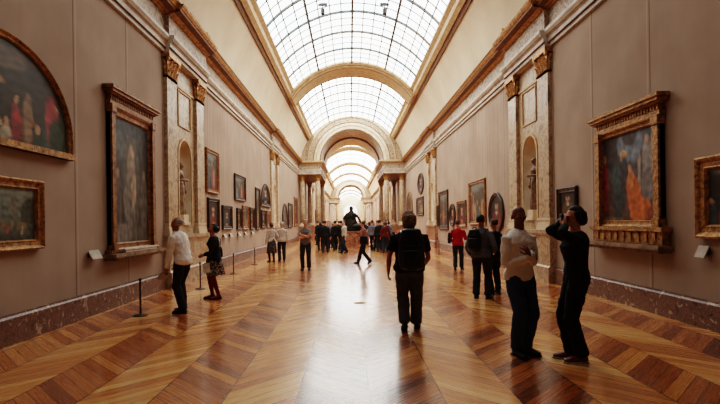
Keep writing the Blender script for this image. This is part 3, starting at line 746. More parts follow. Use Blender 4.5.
# ------------------------------------------------------------------ barrier posts and cords
def post(x, y, lb, g=None):
    t = thing('barrier_post', lb, 'barrier post', (x, y, 0), 0, g)
    bm = bmesh.new(); lathe(bm, [(.13, 0), (.13, .012), (.1, .022), (.02, .03)], n=20); obj('base', bm, 'steel', t)
    bm = bmesh.new(); lathe(bm, [(.017, .028), (.017, .64), (.024, .645), (.024, .67), (.01, .675)], n=12); obj('pole', bm, 'steel', t)
    return t
LP = [8.5, 11.9, 15.3, 18.7, 22.1, 25.5]; RP = [12.8, 16.2, 19.6, 23.0, 26.4]
POSTS = {}
for k, y in enumerate(LP):
    POSTS[-1, y] = post(-4.05, y, 'thin low metal barrier post standing on the parquet before the tall altarpiece' if k == 0 else 'low barrier post along the left wall beyond the niche' if k > 1 else 'low barrier post in front of the left niche', None if k < 2 else 'left barrier posts')
for y in RP: POSTS[1, y] = post(4.1, y, 'low barrier post along the right wall', 'right barrier posts')
def cord(x, a, b, par):
    bm = bmesh.new(); tube(bm, [(x, a+(b-a)*i/8, .63-.03*math.sin(PI*i/8)) for i in range(9)], .004, 5); o = obj('cord', bm, 'black_metal', par); o.location = -par.location
for a, b in zip(LP, LP[1:]): cord(-4.05, a+.02, b-.02, POSTS[-1, a])
for a, b in zip(RP, RP[1:]): cord(4.1, a+.02, b-.02, POSTS[1, a])

# ------------------------------------------------------------------ people
PEND = []
TEX = bpy.data.textures.new('folds', 'CLOUDS'); TEX.noise_scale = .11; TEX.noise_depth = 2
def soft(name, bm, mat, parent, vox, fold=0, sm=2):
    o = obj(name, bm, mat, parent, True)
    m = o.modifiers.new('v', 'REMESH'); m.mode = 'VOXEL'; m.voxel_size = vox; m.use_smooth_shade = True
    if fold: d = o.modifiers.new('d', 'DISPLACE'); d.texture = TEX; d.strength = fold; d.mid_level = .3; d.texture_coords = 'LOCAL'
    if sm: q = o.modifiers.new('s', 'SMOOTH'); q.factor = .5; q.iterations = sm
    PEND.append(o); return o
def bake():
    bpy.context.view_layer.update(); dg = bpy.context.evaluated_depsgraph_get()
    for o in PEND:
        me = bpy.data.meshes.new_from_object(o.evaluated_get(dg)); me.name = o.name
        for p in me.polygons: p.use_smooth = True
        o['_m'] = 1; old = o.data
        NEW.append((o, me))
    for o, me in NEW:
        o.modifiers.clear(); o.data = me; del o['_m']
    PEND.clear(); NEW.clear()
NEW = []
V = Vector
def ik(a, t, l1, l2, pole):
    d = t-a; L_ = d.length; mx = (l1+l2)*.999
    if L_ > mx: t = a+d*(mx/L_); d = t-a; L_ = mx
    x = (l1*l1-l2*l2+L_*L_)/(2*L_); h = math.sqrt(max(0, l1*l1-x*x)); dn = d.normalized()
    p = (pole-dn*pole.dot(dn)).normalized()
    return a+dn*x+p*h, t
def hand(bm, w, d, n, side, curl=.5, k=1):
    """w wrist, d pointing direction, n palm normal (fingers curl towards it), side=+1/-1 where the thumb is along t=d x n"""
    d = d.normalized(); n = (n-d*n.dot(d)).normalized(); t = d.cross(n)*side
    loft(bm, [(w-d*.03*k, t*.026*k, n*.02*k), (w, t*.026*k, n*.018*k), (w+d*.035*k, t*.037*k, n*.016*k), (w+d*.075*k, t*.042*k, n*.014*k), (w+d*.092*k, t*.04*k, n*.011*k)], 12)
    for off, ln in ((.031, .068), (.0105, .078), (-.0105, .072), (-.031, .056)):
        p = w+d*.088*k+t*off*k; pts = [(p-d*.01*k, .0092*k)]; a = curl*.5
        for q, fr in ((.45, 0), (.3, 1), (.25, 2)):
            dd = d*math.cos(a)+n*math.sin(a); p = p+dd*ln*q*k; pts.append((p, (.0088-.0008*fr)*k)); a += curl*.8
        limb(bm, pts, 8)
    p = w+d*.025*k+t*.028*k; q1 = p+(d*.55+t*.75+n*.25).normalized()*.038*k; q2 = q1+(d*.85+t*.35+n*.4).normalized()*.032*k; q3 = q2+(d*.95+t*.0+n*.4).normalized()*.024*k
    limb(bm, [(p, .013*k), (q1, .0115*k), (q2, .0098*k), (q3, .0075*k)], 8)
def person(label, x, y, face, H=1.75, fem=False, lean=0, yaw=0, pitch=0, wr=(.27, .02, .80), wl=(-.27, .02, .80), pr=None, pl=None, curl=.55, palm_r=None, palm_l=None, dir_r=None, dir_l=None,
           fr=(.1, .0), fl=(-.1, .0), hr=0, hl=0, top='black', sleeve='long', bottom='trousers', bmat='black', shoes='leather_black', sole='sole', hair='short', hmat='hair_black',
           skin='skin', vox=.0095, group=None, wide=1.0, coat=0, tights=None, glasses=False):
    """face: compass direction the person faces, degrees from +X"""
    k = H/1.77
    root = thing('person', label, 'person', (x, y, 0), R(face-90), group)
    # spine
    def sp(s):
        n = 12; p = V((0, 0, .95*k)); ds = s*k/n
        for i in range(n):
            a = R(lean)*max(0, min(1, (s*(i+.5)/n+.05)/.35)); p = p+V((0, math.sin(a), math.cos(a)))*ds
        a = R(lean)*max(0, min(1, (s+.05)/.35)); return p, V((0, math.cos(a), -math.sin(a))), V((0, math.sin(a), math.cos(a)))
    g = wide
    if fem: T = [(-.13, .085, .08, 0), (-.06, .160, .098, -.004), (.0, .166, .104, -.006), (.1, .135, .096, 0), (.17, .122, .092, 0), (.27, .14, .108, .012), (.35, .15, .125, .022), (.43, .152, .1, 0), (.48, .12, .08, -.005), (.52, .065, .06, 0), (.6, .048, .05, .01)]; sw = .155
    else: T = [(-.13, .085, .085, 0), (-.06, .158, .11, -.01), (.0, .163, .118, -.01), (.1, .15, .108, 0), (.18, .15, .105, 0), (.28, .165, .118, .005), (.37, .178, .126, .01), (.43, .168, .108, 0), (.465, .135, .09, -.005), (.495, .1, .074, -.005), (.53, .066, .062, 0), (.6, .057, .058, .01)]; sw = .182
    X = V((1, 0, 0))
    def torso(bm, e, smin, smax):
        rg = []
        for s, a, b, o in T:
            if s < smin-.001 or s > smax+.001: continue
            p, f, u = sp(s); e2 = e+(.02 if e > .012 and s < .05 else 0); rg.append((p+f*o*k, X*(a*g+e2)*k, f*(b*g+e)*k))
        loft(bm, rg, 20)
    ua, fa = .285*k, .255*k
    if fem: ua, fa = .27*k, .24*k
    P, F, U = sp(.41)
    SH = {1: P+X*sw*g*k+F*.0, -1: P-X*sw*g*k}
    arms = {}
    for sd, wt, pol in ((1, wr, pr), (-1, wl, pl)):
        po = V(pol) if pol else V((sd*.35, -1, -.25))
        el, w = ik(SH[sd], V(wt)*k, ua, fa, po); arms[sd] = (SH[sd], el, w)
    th, sh_ = .44*k, .43*k
    legs = {}
    for sd, ft, hl_ in ((1, fr, hr), (-1, fl, hl)):
        P0, F0, U0 = sp(0); hip = V((sd*.09*k, 0, .93*k)); yaw_f = R(-8*sd)
        ff = V((math.sin(-yaw_f)*1, math.cos(yaw_f), 0)); ball = V((ft[0]*k, ft[1]*k, 0))+ff*.13*k
        a = R(hl_); ax = V((ff.y, -ff.x, 0)).normalized(); Rm = Matrix.Rotation(-a, 3, ax)
        ank = ball+Rm @ (-ff*.13*k+V((0, 0, .085*k)))
        kn, ank = ik(hip, ank, th, sh_, V((sd*.12, 1, 0))); legs[sd] = (hip, kn, ank, ff, ax, Rm, ball)
    # ---------------- body: one surface
    bm = bmesh.new(); torso(bm, -.004, -.13, .6)
    c = .9 if fem else 1.0
    for sd in (1, -1):
        a, e, w = arms[sd]
        limb(bm, [(a-X*sd*.05*k, .048*k*c), (a, .049*k*c), (a.lerp(e, .4), .044*k*c), (e, .036*k*c)], 14); limb(bm, [(e, .036*k*c), (e.lerp(w, .3), .039*k*c), (w, .025*k*c)], 14)
        dr = (dir_r if sd > 0 else dir_l); dv = V(dr) if dr else (w-e)
        pn = (palm_r if sd > 0 else palm_l); pn = V(pn) if pn else V((-sd, 0.1, 0))
        dd = dv.normalized(); nn = (pn-dd*pn.dot(dd)).normalized(); tt = dd.cross(nn)
        sg = 1 if tt.dot(V((0, 1, 0))*1+V((0, 0, .5))) > 0 else -1
        hand(bm, w, dv, pn, sg, curl, k*(.92 if fem else 1))
        hip, kn, ank, ff, ax, Rm, ball = legs[sd]
        limb(bm, [(hip+V((0, 0, .03)), .085*k), (hip.lerp(kn, .3), .082*k), (kn, .055*k), (kn.lerp(ank, .3), .055*k), (kn.lerp(ank, .75), .038*k), (ank, .036*k)], 14)
        limb(bm, [(ank, .035*k), (ball+Rm @ V((0, 0, .03*k)), .026*k)], 10)
    # head
    PN, FN, UN = sp(.585); hm = Matrix((X, FN, UN)).transposed().to_4x4() @ Matrix.Rotation(R(yaw), 4, 'Z') @ Matrix.Rotation(R(-pitch), 4, 'X')
    HM = Matrix.Translation(PN) @ hm @ Matrix.Scale(k*(.96 if fem else 1), 4)
    def h(p): return HM @ V(p)
    limb(bm, [(sp(.47)[0], .06*k*c), (sp(.55)[0], .055*k*c), (h((0, 0, .06)), .052*k*c)], 14)
    def he(b, cc, r, sub=3):
        m = HM @ Matrix.Translation(V(cc)) @ Matrix.Diagonal((*r, 1)); bmesh.ops.create_icosphere(b, subdivisions=sub, radius=1, matrix=m)
    he(bm, (0, -.004, .128), (.075, .094, .092)); he(bm, (0, .03, .072), (.058, .062, .075)); he(bm, (0, .068, .018), (.026, .024, .02)); he(bm, (0, .082, .118), (.05, .016, .014))
    he(bm, (.036, .066, .07), (.02, .022, .022)); he(bm, (-.036, .066, .07), (.02, .022, .022))
    limb(bm, [(h((0, .088, .11)), .009*k), (h((0, .104, .085)), .012*k), (h((0, .108, .074)), .014*k)], 8); he(bm, (0, .09, .045), (.024, .012, .014))
    for sd in (1, -1): he(bm, (sd*.078, -.005, .088), (.012, .02, .031), 2)
    body = soft('body', bm, skin, root, vox*.85, 0, 1)
    for sd in (1, -1):
        bm = bmesh.new(); he(bm, (sd*.031, .083, .1), (.0135, .0115, .009), 2); e = obj('eye', bm, 'eye', root, True)
        bm = bmesh.new(); he(bm, (sd*.031, .0915, .1), (.007, .004, .007), 1); obj('iris', bm, 'iris', e, True)
        bm = bmesh.new(); he(bm, (sd*.032, .092, .122), (.019, .008, .0045), 1); obj('eyebrow', bm, hmat if hair != 'bald' else 'hair_black', root, True)
    bm = bmesh.new(); he(bm, (0, .097, .047), (.023, .008, .008), 2); obj('lips', bm, 'lips', root, True)
    # hair
    bm = bmesh.new()
    if hair in ('short', 'bun', 'bob', 'long', 'curly', 'grey', 'bushy'):
        fz = .012
        m = HM @ Matrix.Translation(V((0, -.012, .135))) @ Matrix.Diagonal((.083+fz*.3, .1, .098+fz*.4, 1))
        bmesh.ops.create_icosphere(bm, subdivisions=4, radius=1, matrix=Matrix.Identity(4))
        for v in bm.verts:
            q = v.co.copy()
            if q.y > .25 and q.z < .52: v.co = q*.72
            elif q.z < -.35 and q.y > -.1: v.co = q*.72
            elif q.z < -.62: v.co = q*.8
            else:
                amp = .14 if hair in ('curly', 'bushy') else .03
                v.co = q*(1+amp*noise.noise(q*4+V((seedn(label), 0, 0))))
        bmesh.ops.transform(bm, matrix=m, verts=bm.verts)
    if hair == 'receding':
        bmesh.ops.create_icosphere(bm, subdivisions=4, radius=1, matrix=Matrix.Identity(4))
        for v in bm.verts:
            q = v.co.copy()
            if q.y > .15 or q.z > .62 or q.z < -.62: v.co = q*.75
        bmesh.ops.transform(bm, matrix=HM @ Matrix.Translation(V((0, -.012, .132))) @ Matrix.Diagonal((.083, .1, .098, 1)), verts=bm.verts)
    if hair == 'bun': he(bm, (0, -.105, .17), (.04, .04, .04))
    if hair in ('bob', 'long', 'curly', 'bushy'):
        zb = {'bob': .02, 'long': -.07, 'curly': .05, 'bushy': -.03}[hair]
        b2 = {'curly': .014, 'bushy': .02}.get(hair, -.006)
        limb(bm, [(h((0, -.055, .15)), (.075+b2)*k), (h((0, -.062, .09)), (.078+b2)*k), (h((0, -.068, (zb+.06)/2+.02)), (.072+b2)*k), (h((0, -.07, zb)), .055*k)], 16, ref=V((0, 1, 0)))
        for sd in (1, -1): limb(bm, [(h((sd*.062, .0, .15)), .032*k), (h((sd*.078, -.01, .09)), .026*k), (h((sd*.072, -.02, zb+.02)), .02*k)], 10)
    if len(bm.verts):
        soft('hair', bm, hmat, root, .009, .012, 1) if hair != 'bald' else None
    else: bm.free()
    # ---------------- clothes
    bm = bmesh.new(); torso(bm, .016, -.06 if not coat else -.13, .495); 
    if coat: 
        P1, F1, U1 = sp(-.05); loft(bm, [(sp(.1)[0], X*.165*g*k, V((0, 1, 0))*.125*g*k), (V((0, -.01, .93*k)), X*.19*g*k, V((0, 1, 0))*.132*g*k), (V((0, -.01, (.93-coat)*k)), X*.19*g*k, V((0, 1, 0))*.132*g*k)], 20)
    for sd in (1, -1):
        a, e, w = arms[sd]
        cut = {'long': 2, 'rolled': 1.25, 'short': .62}[sleeve]
        up = [(a-X*sd*.07*k+V((0, 0, .01)), .055*k*c), (a, .064*k*c), (a.lerp(e, .35), .062*k*c)]+([(a.lerp(e, .62), .064*k*c)] if cut < 1 else [(a.lerp(e, .8), .056*k*c), (e, .053*k*c)])
        limb(bm, up, 14)
        if cut >= 1: limb(bm, [(e, .053*k*c), (e.lerp(w, .3), .053*k*c)]+([(e.lerp(w, .7), .044*k*c), (e.lerp(w, .95), .038*k*c)] if cut == 2 else []), 14)
    nm = 'coat' if coat else ('shirt' if 'shirt' in top else 'top')
    soft(nm, bm, top, root, vox*1.1, .036)
    if 'white_shirt' in top:      # collar
        bm = bmesh.new()
        for sd in (1, -1):
            PC, FC, UC = sp(.5); tube_pts = [PC+UC*.03*k-FC*.062*k, PC+UC*.035*k+X*sd*.062*k, PC+UC*.01*k+X*sd*.035*k+FC*.07*k]
            limb(bm, [(p, .014*k) for p in tube_pts], 8)
        soft('collar', bm, top, root, .008)
    if bottom == 'trousers':
        bm = bmesh.new(); torso(bm, .008, -.13, .1)
        for sd in (1, -1):
            hip, kn, ank, ff, ax, Rm, ball = legs[sd]
            limb(bm, [(hip+V((0, 0, .04)), .094*k*g), (hip.lerp(kn, .25), .094*k*g), (hip.lerp(kn, .7), .082*k*g), (kn, .072*k*g), (kn.lerp(ank, .35), .07*k*g), (kn.lerp(ank, .8), .066*k*g), (kn.lerp(ank, .97)+V((0, 0, -.005)), .07*k*g)], 16)
        soft('trousers', bm, bmat, root, vox*1.1, .03)
    else:
        bm = bmesh.new(); zk = bottom*k
        n = 40; rows = []
        for z, a, b, pl_ in ((1.06, .15, .115, 0), (.98, .175, .13, .0), (.85, .19, .15, .008), ((bottom+.85)/2, .205, .17, .02), (bottom, .225, .19, .03)):
            rows.append([bm.verts.new((k*math.cos(2*PI*i/n)*(a+pl_*math.cos(8*2*PI*i/n)), k*math.sin(2*PI*i/n)*(b+pl_*math.cos(8*2*PI*i/n)), z*k)) for i in range(n)])
        for p, q in zip(rows, rows[1:]):
            for i in range(n): bm.faces.new((p[i], p[(i+1) % n], q[(i+1) % n], q[i]))
        bm.faces.new(rows[0]); o = obj('skirt', bm, bmat, root, True)
        if tights:
            for sd in (1, -1):
                bm = bmesh.new(); hip, kn, ank, ff, ax, Rm, ball = legs[sd]
                limb(bm, [(hip.lerp(kn, .6), .075*k), (kn, .06*k), (kn.lerp(ank, .3), .06*k), (kn.lerp(ank, .75), .044*k), (ank, .042*k)], 16); obj('legging', bm, tights, root, True)
    for sd in (1, -1):
        hip, kn, ank, ff, ax, Rm, ball = legs[sd]; sx = V((ff.y, -ff.x, 0)).normalized()
        def fp(yy, zz): return ball+Rm @ (ff*(yy-.13)*k+V((0, 0, zz*k)))
        u = Rm @ V((0, 0, 1))
        bm = bmesh.new()
        loft(bm, [(fp(-.055, .045), sx*.03*k, u*.03*k), (fp(-.03, .052), sx*.039*k, u*.037*k), (fp(.03, .056), sx*.04*k, u*.043*k), (fp(.1, .045), sx*.046*k, u*.032*k), (fp(.16, .036), sx*.048*k, u*.023*k), (fp(.195, .032), sx*.036*k, u*.018*k)], 14)
        limb(bm, [(fp(-.01, .06), .04*k), (fp(-.005, .11), .042*k)], 12)
        sh = soft('shoe', bm, shoes, root, .009, 0, 1)
        bm = bmesh.new(); pts = [(-.068, .018), (-.06, .036), (0, .04), (.06, .042), (.12, .05), (.16, .048), (.2, .034), (.212, .012)]
        ro = []
        for zz in (.0, .02):
            ro.append([bm.verts.new(fp(a, zz)+sx*b*k) for a, b in pts]+[bm.verts.new(fp(a, zz)-sx*b*k) for a, b in reversed(pts)])
        m = len(ro[0])
        for i in range(m): bm.faces.new((ro[0][i], ro[0][(i+1) % m], ro[1][(i+1) % m], ro[1][i]))
        bm.faces.new(ro[0]); bm.faces.new(ro[1]); obj('sole', bm, sole, sh)
    root['_sp'] = 0; del root['_sp']
    return root, dict(k=k, sp=sp, arms=arms, root=root)
def seedn(s): return sum(ord(ch) for ch in s) % 97
def world(info, p): r = info['root']; return (Matrix.Translation(r.location) @ Matrix.Rotation(r.rotation_euler.z, 4, 'Z')) @ V(p)
def backpack(info, label, mat='leather_black', w=.34, h=.52, off=.0, z=1.0, d=.2):
    r = info['root']; k = info['k']; t = thing('backpack', label, 'backpack', r.location, r.rotation_euler.z)
    # sits on the back: local y negative
    bm = bmesh.new(); yb = -.15; cz = z+h/2
    loft(bm, [(V((off, yb-d/2, z+.02)), V((w/2*.9, 0, 0)), V((0, d/2, 0))), (V((off, yb-d/2, z+.15)), V((w/2, 0, 0)), V((0, d/2, 0))), (V((off, yb-d/2, z+h*.7)), V((w/2*.95, 0, 0)), V((0, d/2*.9, 0))), (V((off, yb-d/2*.8, z+h)), V((w/2*.7, 0, 0)), V((0, d/2*.6, 0)))], 20)
    soft('bag_body', bm, mat, t, .012, .015)
    bm = bmesh.new(); loft(bm, [(V((off, yb-d-.01, z+.05)), V((w*.36, 0, 0)), V((0, .045, 0))), (V((off, yb-d-.015, z+.15)), V((w*.38, 0, 0)), V((0, .055, 0))), (V((off, yb-d, z+.27)), V((w*.36, 0, 0)), V((0, .035, 0)))], 16); soft('front_pocket', bm, mat, t, .012)
    bm = bmesh.new(); box(bm, off-w*.3, off+w*.3, yb-d-.06, yb-d-.045, z+.17, z+.18); box(bm, off-w*.28, off+w*.28, yb-d-.02, yb-d+.0, z+.33, z+.34); obj('zip', bm, 'steel', t)
    bm = bmesh.new(); limb(bm, [(V((off-.04, yb-.03, z+h)), .01), (V((off-.03, yb-.03, z+h+.05)), .01), (V((off+.03, yb-.03, z+h+.05)), .01), (V((off+.04, yb-.03, z+h)), .01)], 8); obj('handle', bm, mat, t, True)
    for sd in (1, -1):
        bm = bmesh.new(); x = sd*.115
        pts = [(x, yb, z+h*.9), (x, -.06, 1.46*k), (x, .04, 1.475*k), (x, .12, 1.42*k), (x*1.05, .155, 1.3*k), (x*1.2, .13, 1.15*k), (x*1.45, .03, 1.05*k), (x*1.3, yb, z+.1)]
        limb(bm, [(V(p), .022) for p in pts], 8, flat=.4); obj('strap', bm, mat, t, True)
    return t
def shoulder_bag(info, label, side, mat='leather_black', z=.82, w=.3, h=.26, y=-.05, strap_over=None):
    r = info['root']; k = info['k']; t = thing('shoulder_bag', label, 'bag', r.location, r.rotation_euler.z); x = side*.27
    bm = bmesh.new(); loft(bm, [(V((x, y, z)), V((.05, 0, 0)), V((0, w/2, 0))), (V((x, y, z+.1)), V((.06, 0, 0)), V((0, w/2, 0))), (V((x, y, z+h)), V((.035, 0, 0)), V((0, w/2*.85, 0)))], 18); soft('bag_body', bm, mat, t, .011, .01)
    bm = bmesh.new(); sx = strap_over if strap_over is not None else side*.12
    limb(bm, [(V(p), .016) for p in ((x, y-.1, z+h-.02), (side*.215, -.12, 1.15*k), (sx+side*.05, -.125, 1.38*k), (sx, 0, 1.49*k), (sx+side*.05, .14, 1.36*k), (side*.215, .12, 1.12*k), (x, y+.1, z+h-.02))], 8, flat=.5); obj('strap', bm, mat, t, True)
    return t

CAM = V((-.24, 0, 1.64))
# 1 grey haired man reading, left
_, i1 = person('elderly man in white shirt and black trousers leaning towards the left wall with papers', -3.36, 8.75, 165, 1.82, lean=18, pitch=-34, yaw=6, wr=(.18, .22, .86), wl=(-.2, .2, .80), pl=(-.3, -1, -.2), dir_l=(.15, .3, -.8), dir_r=(-.2, .4, -.6),
               fr=(.09, .06), fl=(-.1, -.06), top='white_shirt', bmat='near_black', hair='receding', hmat='hair_grey', skin='skin_tan')
w1 = i1['arms'][-1][2]
bm = bmesh.new()
for j, (dz, a) in enumerate(((0, 0), (.012, .06), (.024, -.05))): 
    vs = [V((-.12, -.0, 0)), V((.13, .02, 0)), V((.12, .21, 0)), V((-.13, .2, 0))]
    q = [bm.verts.new(Matrix.Rotation(a, 3, 'Z') @ v+V((0, 0, dz))) for v in vs]+[bm.verts.new(Matrix.Rotation(a, 3, 'Z') @ v+V((0, 0, dz+.004))) for v in vs]
    for f in ((0, 1, 2, 3), (7, 6, 5, 4), (0, 4, 5, 1), (1, 5, 6, 2), (2, 6, 7, 3), (3, 7, 4, 0)): bm.faces.new([q[i] for i in f])
o = obj('gallery_leaflet', bm, 'paper'); p = world(i1, w1+V((.12, .06, -.08))); o.location = p; o.rotation_euler = (R(-50), R(10), R(165-90)); tag(o, 'folded pale leaflets held low by the elderly man in the white shirt', 'leaflet')
# 2 woman in skirt
_, i2 = person('dark haired woman in black cardigan and patterned skirt standing by the left niche', -3.2, 10.3, 200, 1.66, fem=True, lean=8, pitch=-22, yaw=10, wr=(.1, .26, 1.02), wl=(-.2, .2, .86), fr=(.08, .07), fl=(-.09, -.06), hr=0,
               top='black', bottom=.56, bmat='pattern_skirt', tights='red_tights', shoes='leather_red', hair='curly', hmat='hair_black', skin='skin_tan')
shoulder_bag(i2, 'small black shoulder bag carried by the woman in the patterned skirt', 1, z=.9, w=.26, h=.22)
w = i2['arms'][-1][2]; bm = bmesh.new(); box(bm, -.07, .07, -.004, .004, -.1, .1); box(bm, -.07, .07, .008, .014, -.1, .1); box(bm, -.074, -.07, -.004, .014, -.1, .1)
o = obj('museum_guide', bm, 'paper'); o.location = world(i2, w+V((-.035, .02, -.12))); o.rotation_euler = (0, .1, R(200)); tag(o, 'small white booklet in the hand of the woman in the patterned skirt', 'booklet')
# 3 couple
_, i3 = person('person in white top and long dark skirt, nearer of the pair by the left wall', -3.55, 19.8, 120, 1.68, fem=True, pitch=5, wr=(.25, .12, 1.0), top='pale', bottom=.4, bmat='dark_skirt', hair='bob', hmat='hair_brown', shoes='leather_black', tights='near_black', vox=.012)
_, i3b = person('person in pale top and dark trousers standing right of the one in the long skirt', -3.18, 20.2, 110, 1.70, pitch=-5, wl=(-.2, .25, 1.05), top='pale', bmat='near_black', hair='short', hmat='hair_grey', vox=.012)
# 4 man arms crossed
_, i4 = person('man in grey shirt and dark jeans with folded arms facing the viewer, left of centre', -1.79, 16.3, 268, 1.76, wr=(-.11, .2, 1.2), wl=(.11, .24, 1.24), pr=(.7, .2, -1), pl=(-.7, .2, -1), dir_r=(-1, .1, .3), dir_l=(1, .1, .2), palm_r=(0, -1, 0), palm_l=(0, -1, 0), top='grey_shirt', sleeve='short', bmat='dark_jeans', hair='short', hmat='hair_grey', fr=(.11, 0), fl=(-.11, .0), vox=.011)
# 5 walking woman
_, i5 = person('visitor in pinkish top striding left across the gallery with a black bag', .3, 18.3, 165, 1.68, fem=True, lean=6, wr=(.24, -.12, .88), wl=(-.24, .2, .9), fr=(.06, .28), fl=(-.06, -.32), hl=38, top='pink_top', bmat='near_black', hair='short', hmat='hair_brown', vox=.011)
shoulder_bag(i5, 'black bag on the hip of the striding visitor', -1, z=.78, w=.32, h=.3)
# 6 backpack man
_, i6 = person('man in black t-shirt and dark jeans walking away along the middle of the gallery', .64, 7.05, 84, 1.80, wide=1.2, yaw=14, wr=(.24, .2, .96), wl=(-.31, .06, .86), fr=(.1, .16), fl=(-.07, -.06), hl=24, top='black', sleeve='short', bmat='grey_jeans', hair='bushy', hmat='hair_mid', skin='skin_tan', curl=.7)
backpack(i6, 'large black backpack on the man walking away', w=.38, h=.56, z=.95, d=.22, off=.03)
# 7 red jacket
_, i7 = person('person in a bright red top and dark trousers near the right wall', 3.33, 15.6, 70, 1.66, wl=(-.2, .15, 1.0), wr=(.2, .26, 1.15), fr=(.1, .18), fl=(-.08, -.16), hl=22, top='red', bmat='dark_jeans', hair='short', hmat='hair_brown', vox=.011)
shoulder_bag(i7, 'black shoulder bag on the person in red', -1, z=.9, w=.3, h=.34)
# 8 grey jacket
_, i8 = person('man in grey jacket and dark jeans seen from behind near the right wall', 2.5, 9.85, 62, 1.76, wide=1.05, yaw=-12, wr=(.24, .18, .98), wl=(-.25, .1, .92), fr=(.12, .02), fl=(-.12, .0), top='grey_jacket', bmat='dark_jeans', hair='short', hmat='hair_black', skin='skin_tan')
backpack(i8, 'black backpack on the man in the grey jacket', w=.29, h=.44, z=1.0, off=-.09, d=.16)
_, i9 = person('companion in dark top standing close to the right of the man in grey', 2.98, 10.5, 110, 1.68, fem=True, pitch=6, wr=(.12, .28, 1.3), wl=(-.22, .1, .9), fr=(.12, .03), fl=(-.1, .0), top='navy', bmat='near_black', hair='bun', hmat='hair_brown', skin='skin_tan')
# 10 bald man
_, i10 = person('bald man in open white shirt and blue jeans with crossed arms at right', 1.82, 5.74, 292, 1.82, wide=1.0, yaw=-22, pitch=-2, wr=(.02, .18, 1.14), wl=(.05, .235, 1.2), pr=(.25, -.15, -1), pl=(-.25, -.15, -1), dir_r=(-1, .1, .2), dir_l=(.5, -.3, .75), palm_r=(0, -1, 0), palm_l=(.3, -1, 0), curl=.9,
                fr=(.09, .03), fl=(-.08, .0), top='white_shirt', bmat='jeans', hair='bald', hmat='hair_black', skin='skin_dark', vox=.008)
# 11 woman in black
_, i11 = person('woman dressed all in black raising both hands to her face at right', 2.36, 5.42, 170, 1.80, fem=True, wide=1.05, lean=0, pitch=2, yaw=6, wr=(.07, .135, 1.56), wl=(-.075, .135, 1.54), pr=(.9, .15, -.55), pl=(-.9, .15, -.55), dir_r=(-.25, .0, 1), dir_l=(.25, .0, 1), palm_r=(-.3, -1, 0), palm_l=(.3, -1, 0), curl=.9,
                fr=(.08, .04), fl=(-.07, -.03), top='black', bmat='black', hair='bob', hmat='hair_black', shoes='leather_red', sole='sole_white', skin='skin', vox=.008)
bm = bmesh.new(); box(bm, -.055, .055, -.012, .012, -.035, .035); lathe(bm, [(.022, 0), (.022, .02), (.018, .022)], n=16)
o = obj('compact_camera', bm, 'black_metal'); o.location = world(i11, V((0, .15, 1.665)))+V((0, 0, 0)); o.rotation_euler = (0, 0, R(166-90)); tag(o, 'compact camera held up to the face of the woman in black', 'camera')

_, i12 = person('small child in a pale top walking near the far crowd, left of the dark statue', -1.0, 29.2, 95, 1.2, top='pale', bmat='beige', hair='short', hmat='hair_brown', fr=(.09, .1), fl=(-.09, -.1), hl=15, vox=.012)
# ---- statues in the niches and the dark statue far down the gallery
def statue(label, loc, rz, H, mat, ped_h, arm=1):
    t = thing('statue', label, 'statue', loc, rz)
    bm = bmesh.new(); box(bm, -.24, .24, -.2, .2, 0, .08); box(bm, -.2, .2, -.17, .17, .08, ped_h); obj('plinth', bm, 'cream', t)
    bm = bmesh.new(); z = ped_h; k = H/1.75; X = V((1, 0, 0)); Y = V((0, 1, 0))
    loft(bm, [(V((0, 0, z+.01)), X*.19*k, Y*.16*k), (V((.01, 0, z+.3*k)), X*.15*k, Y*.13*k), (V((.02, .01, z+.7*k)), X*.16*k, Y*.125*k), (V((.01, 0, z+.95*k)), X*.17*k, Y*.13*k), (V((0, 0, z+1.12*k)), X*.13*k, Y*.1*k), (V((0, .01, z+1.3*k)), X*.165*k, Y*.12*k), (V((0, 0, z+1.42*k)), X*.17*k, Y*.1*k), (V((0, 0, z+1.49*k)), X*.07*k, Y*.06*k)], 18)
    limb(bm, [(V((0, 0, z+1.46*k)), .055*k), (V((0, .02, z+1.58*k)), .055*k)], 10); ell(bm, (0, .02, z+1.65*k), (.08*k, .095*k, .115*k), sub=3); ell(bm, (0, -.03, z+1.7*k), (.085*k, .09*k, .09*k), sub=3)
    ell(bm, (0, .115*k, z+1.64*k), (.014*k, .02*k, .025*k), sub=1)
    for sd in (1, -1):
        a = V((sd*.18*k, 0, z+1.4*k)); tgt = V((sd*.1*k, .2*k, z+1.15*k)) if sd == arm else V((sd*.24*k, .08*k, z+.86*k))
        e, w = ik(a, tgt, .29*k, .26*k, V((sd, -.6, -.4))); limb(bm, [(a-X*sd*.04, .06*k), (a, .058*k), (e, .045*k), (w, .032*k)], 12)
        hand(bm, w, w-e, V((-sd, 0, 0)), 1, .6, k)
    # drapery folds as ridges
    for j in range(7):
        a = 2*PI*j/7; limb(bm, [(V((math.cos(a)*.14*k, math.sin(a)*.115*k, z+.95*k)), .02), (V((math.cos(a+.15)*.13*k, math.sin(a+.15)*.12*k, z+.5*k)), .026), (V((math.cos(a+.1)*.17*k, math.sin(a+.1)*.15*k, z+.03*k)), .03)], 8)
    soft('figure', bm, mat, t, .014, .03)
    return t
statue('robed stone statue standing in the left wall niche', (-5.14, 13.6, 1.62), R(-90), 1.5, 'statue', .3)
statue('robed brown statue standing in the right wall niche', (5.14, 13.6, 1.62), R(90), 1.5, 'statue_dark', .3, -1)
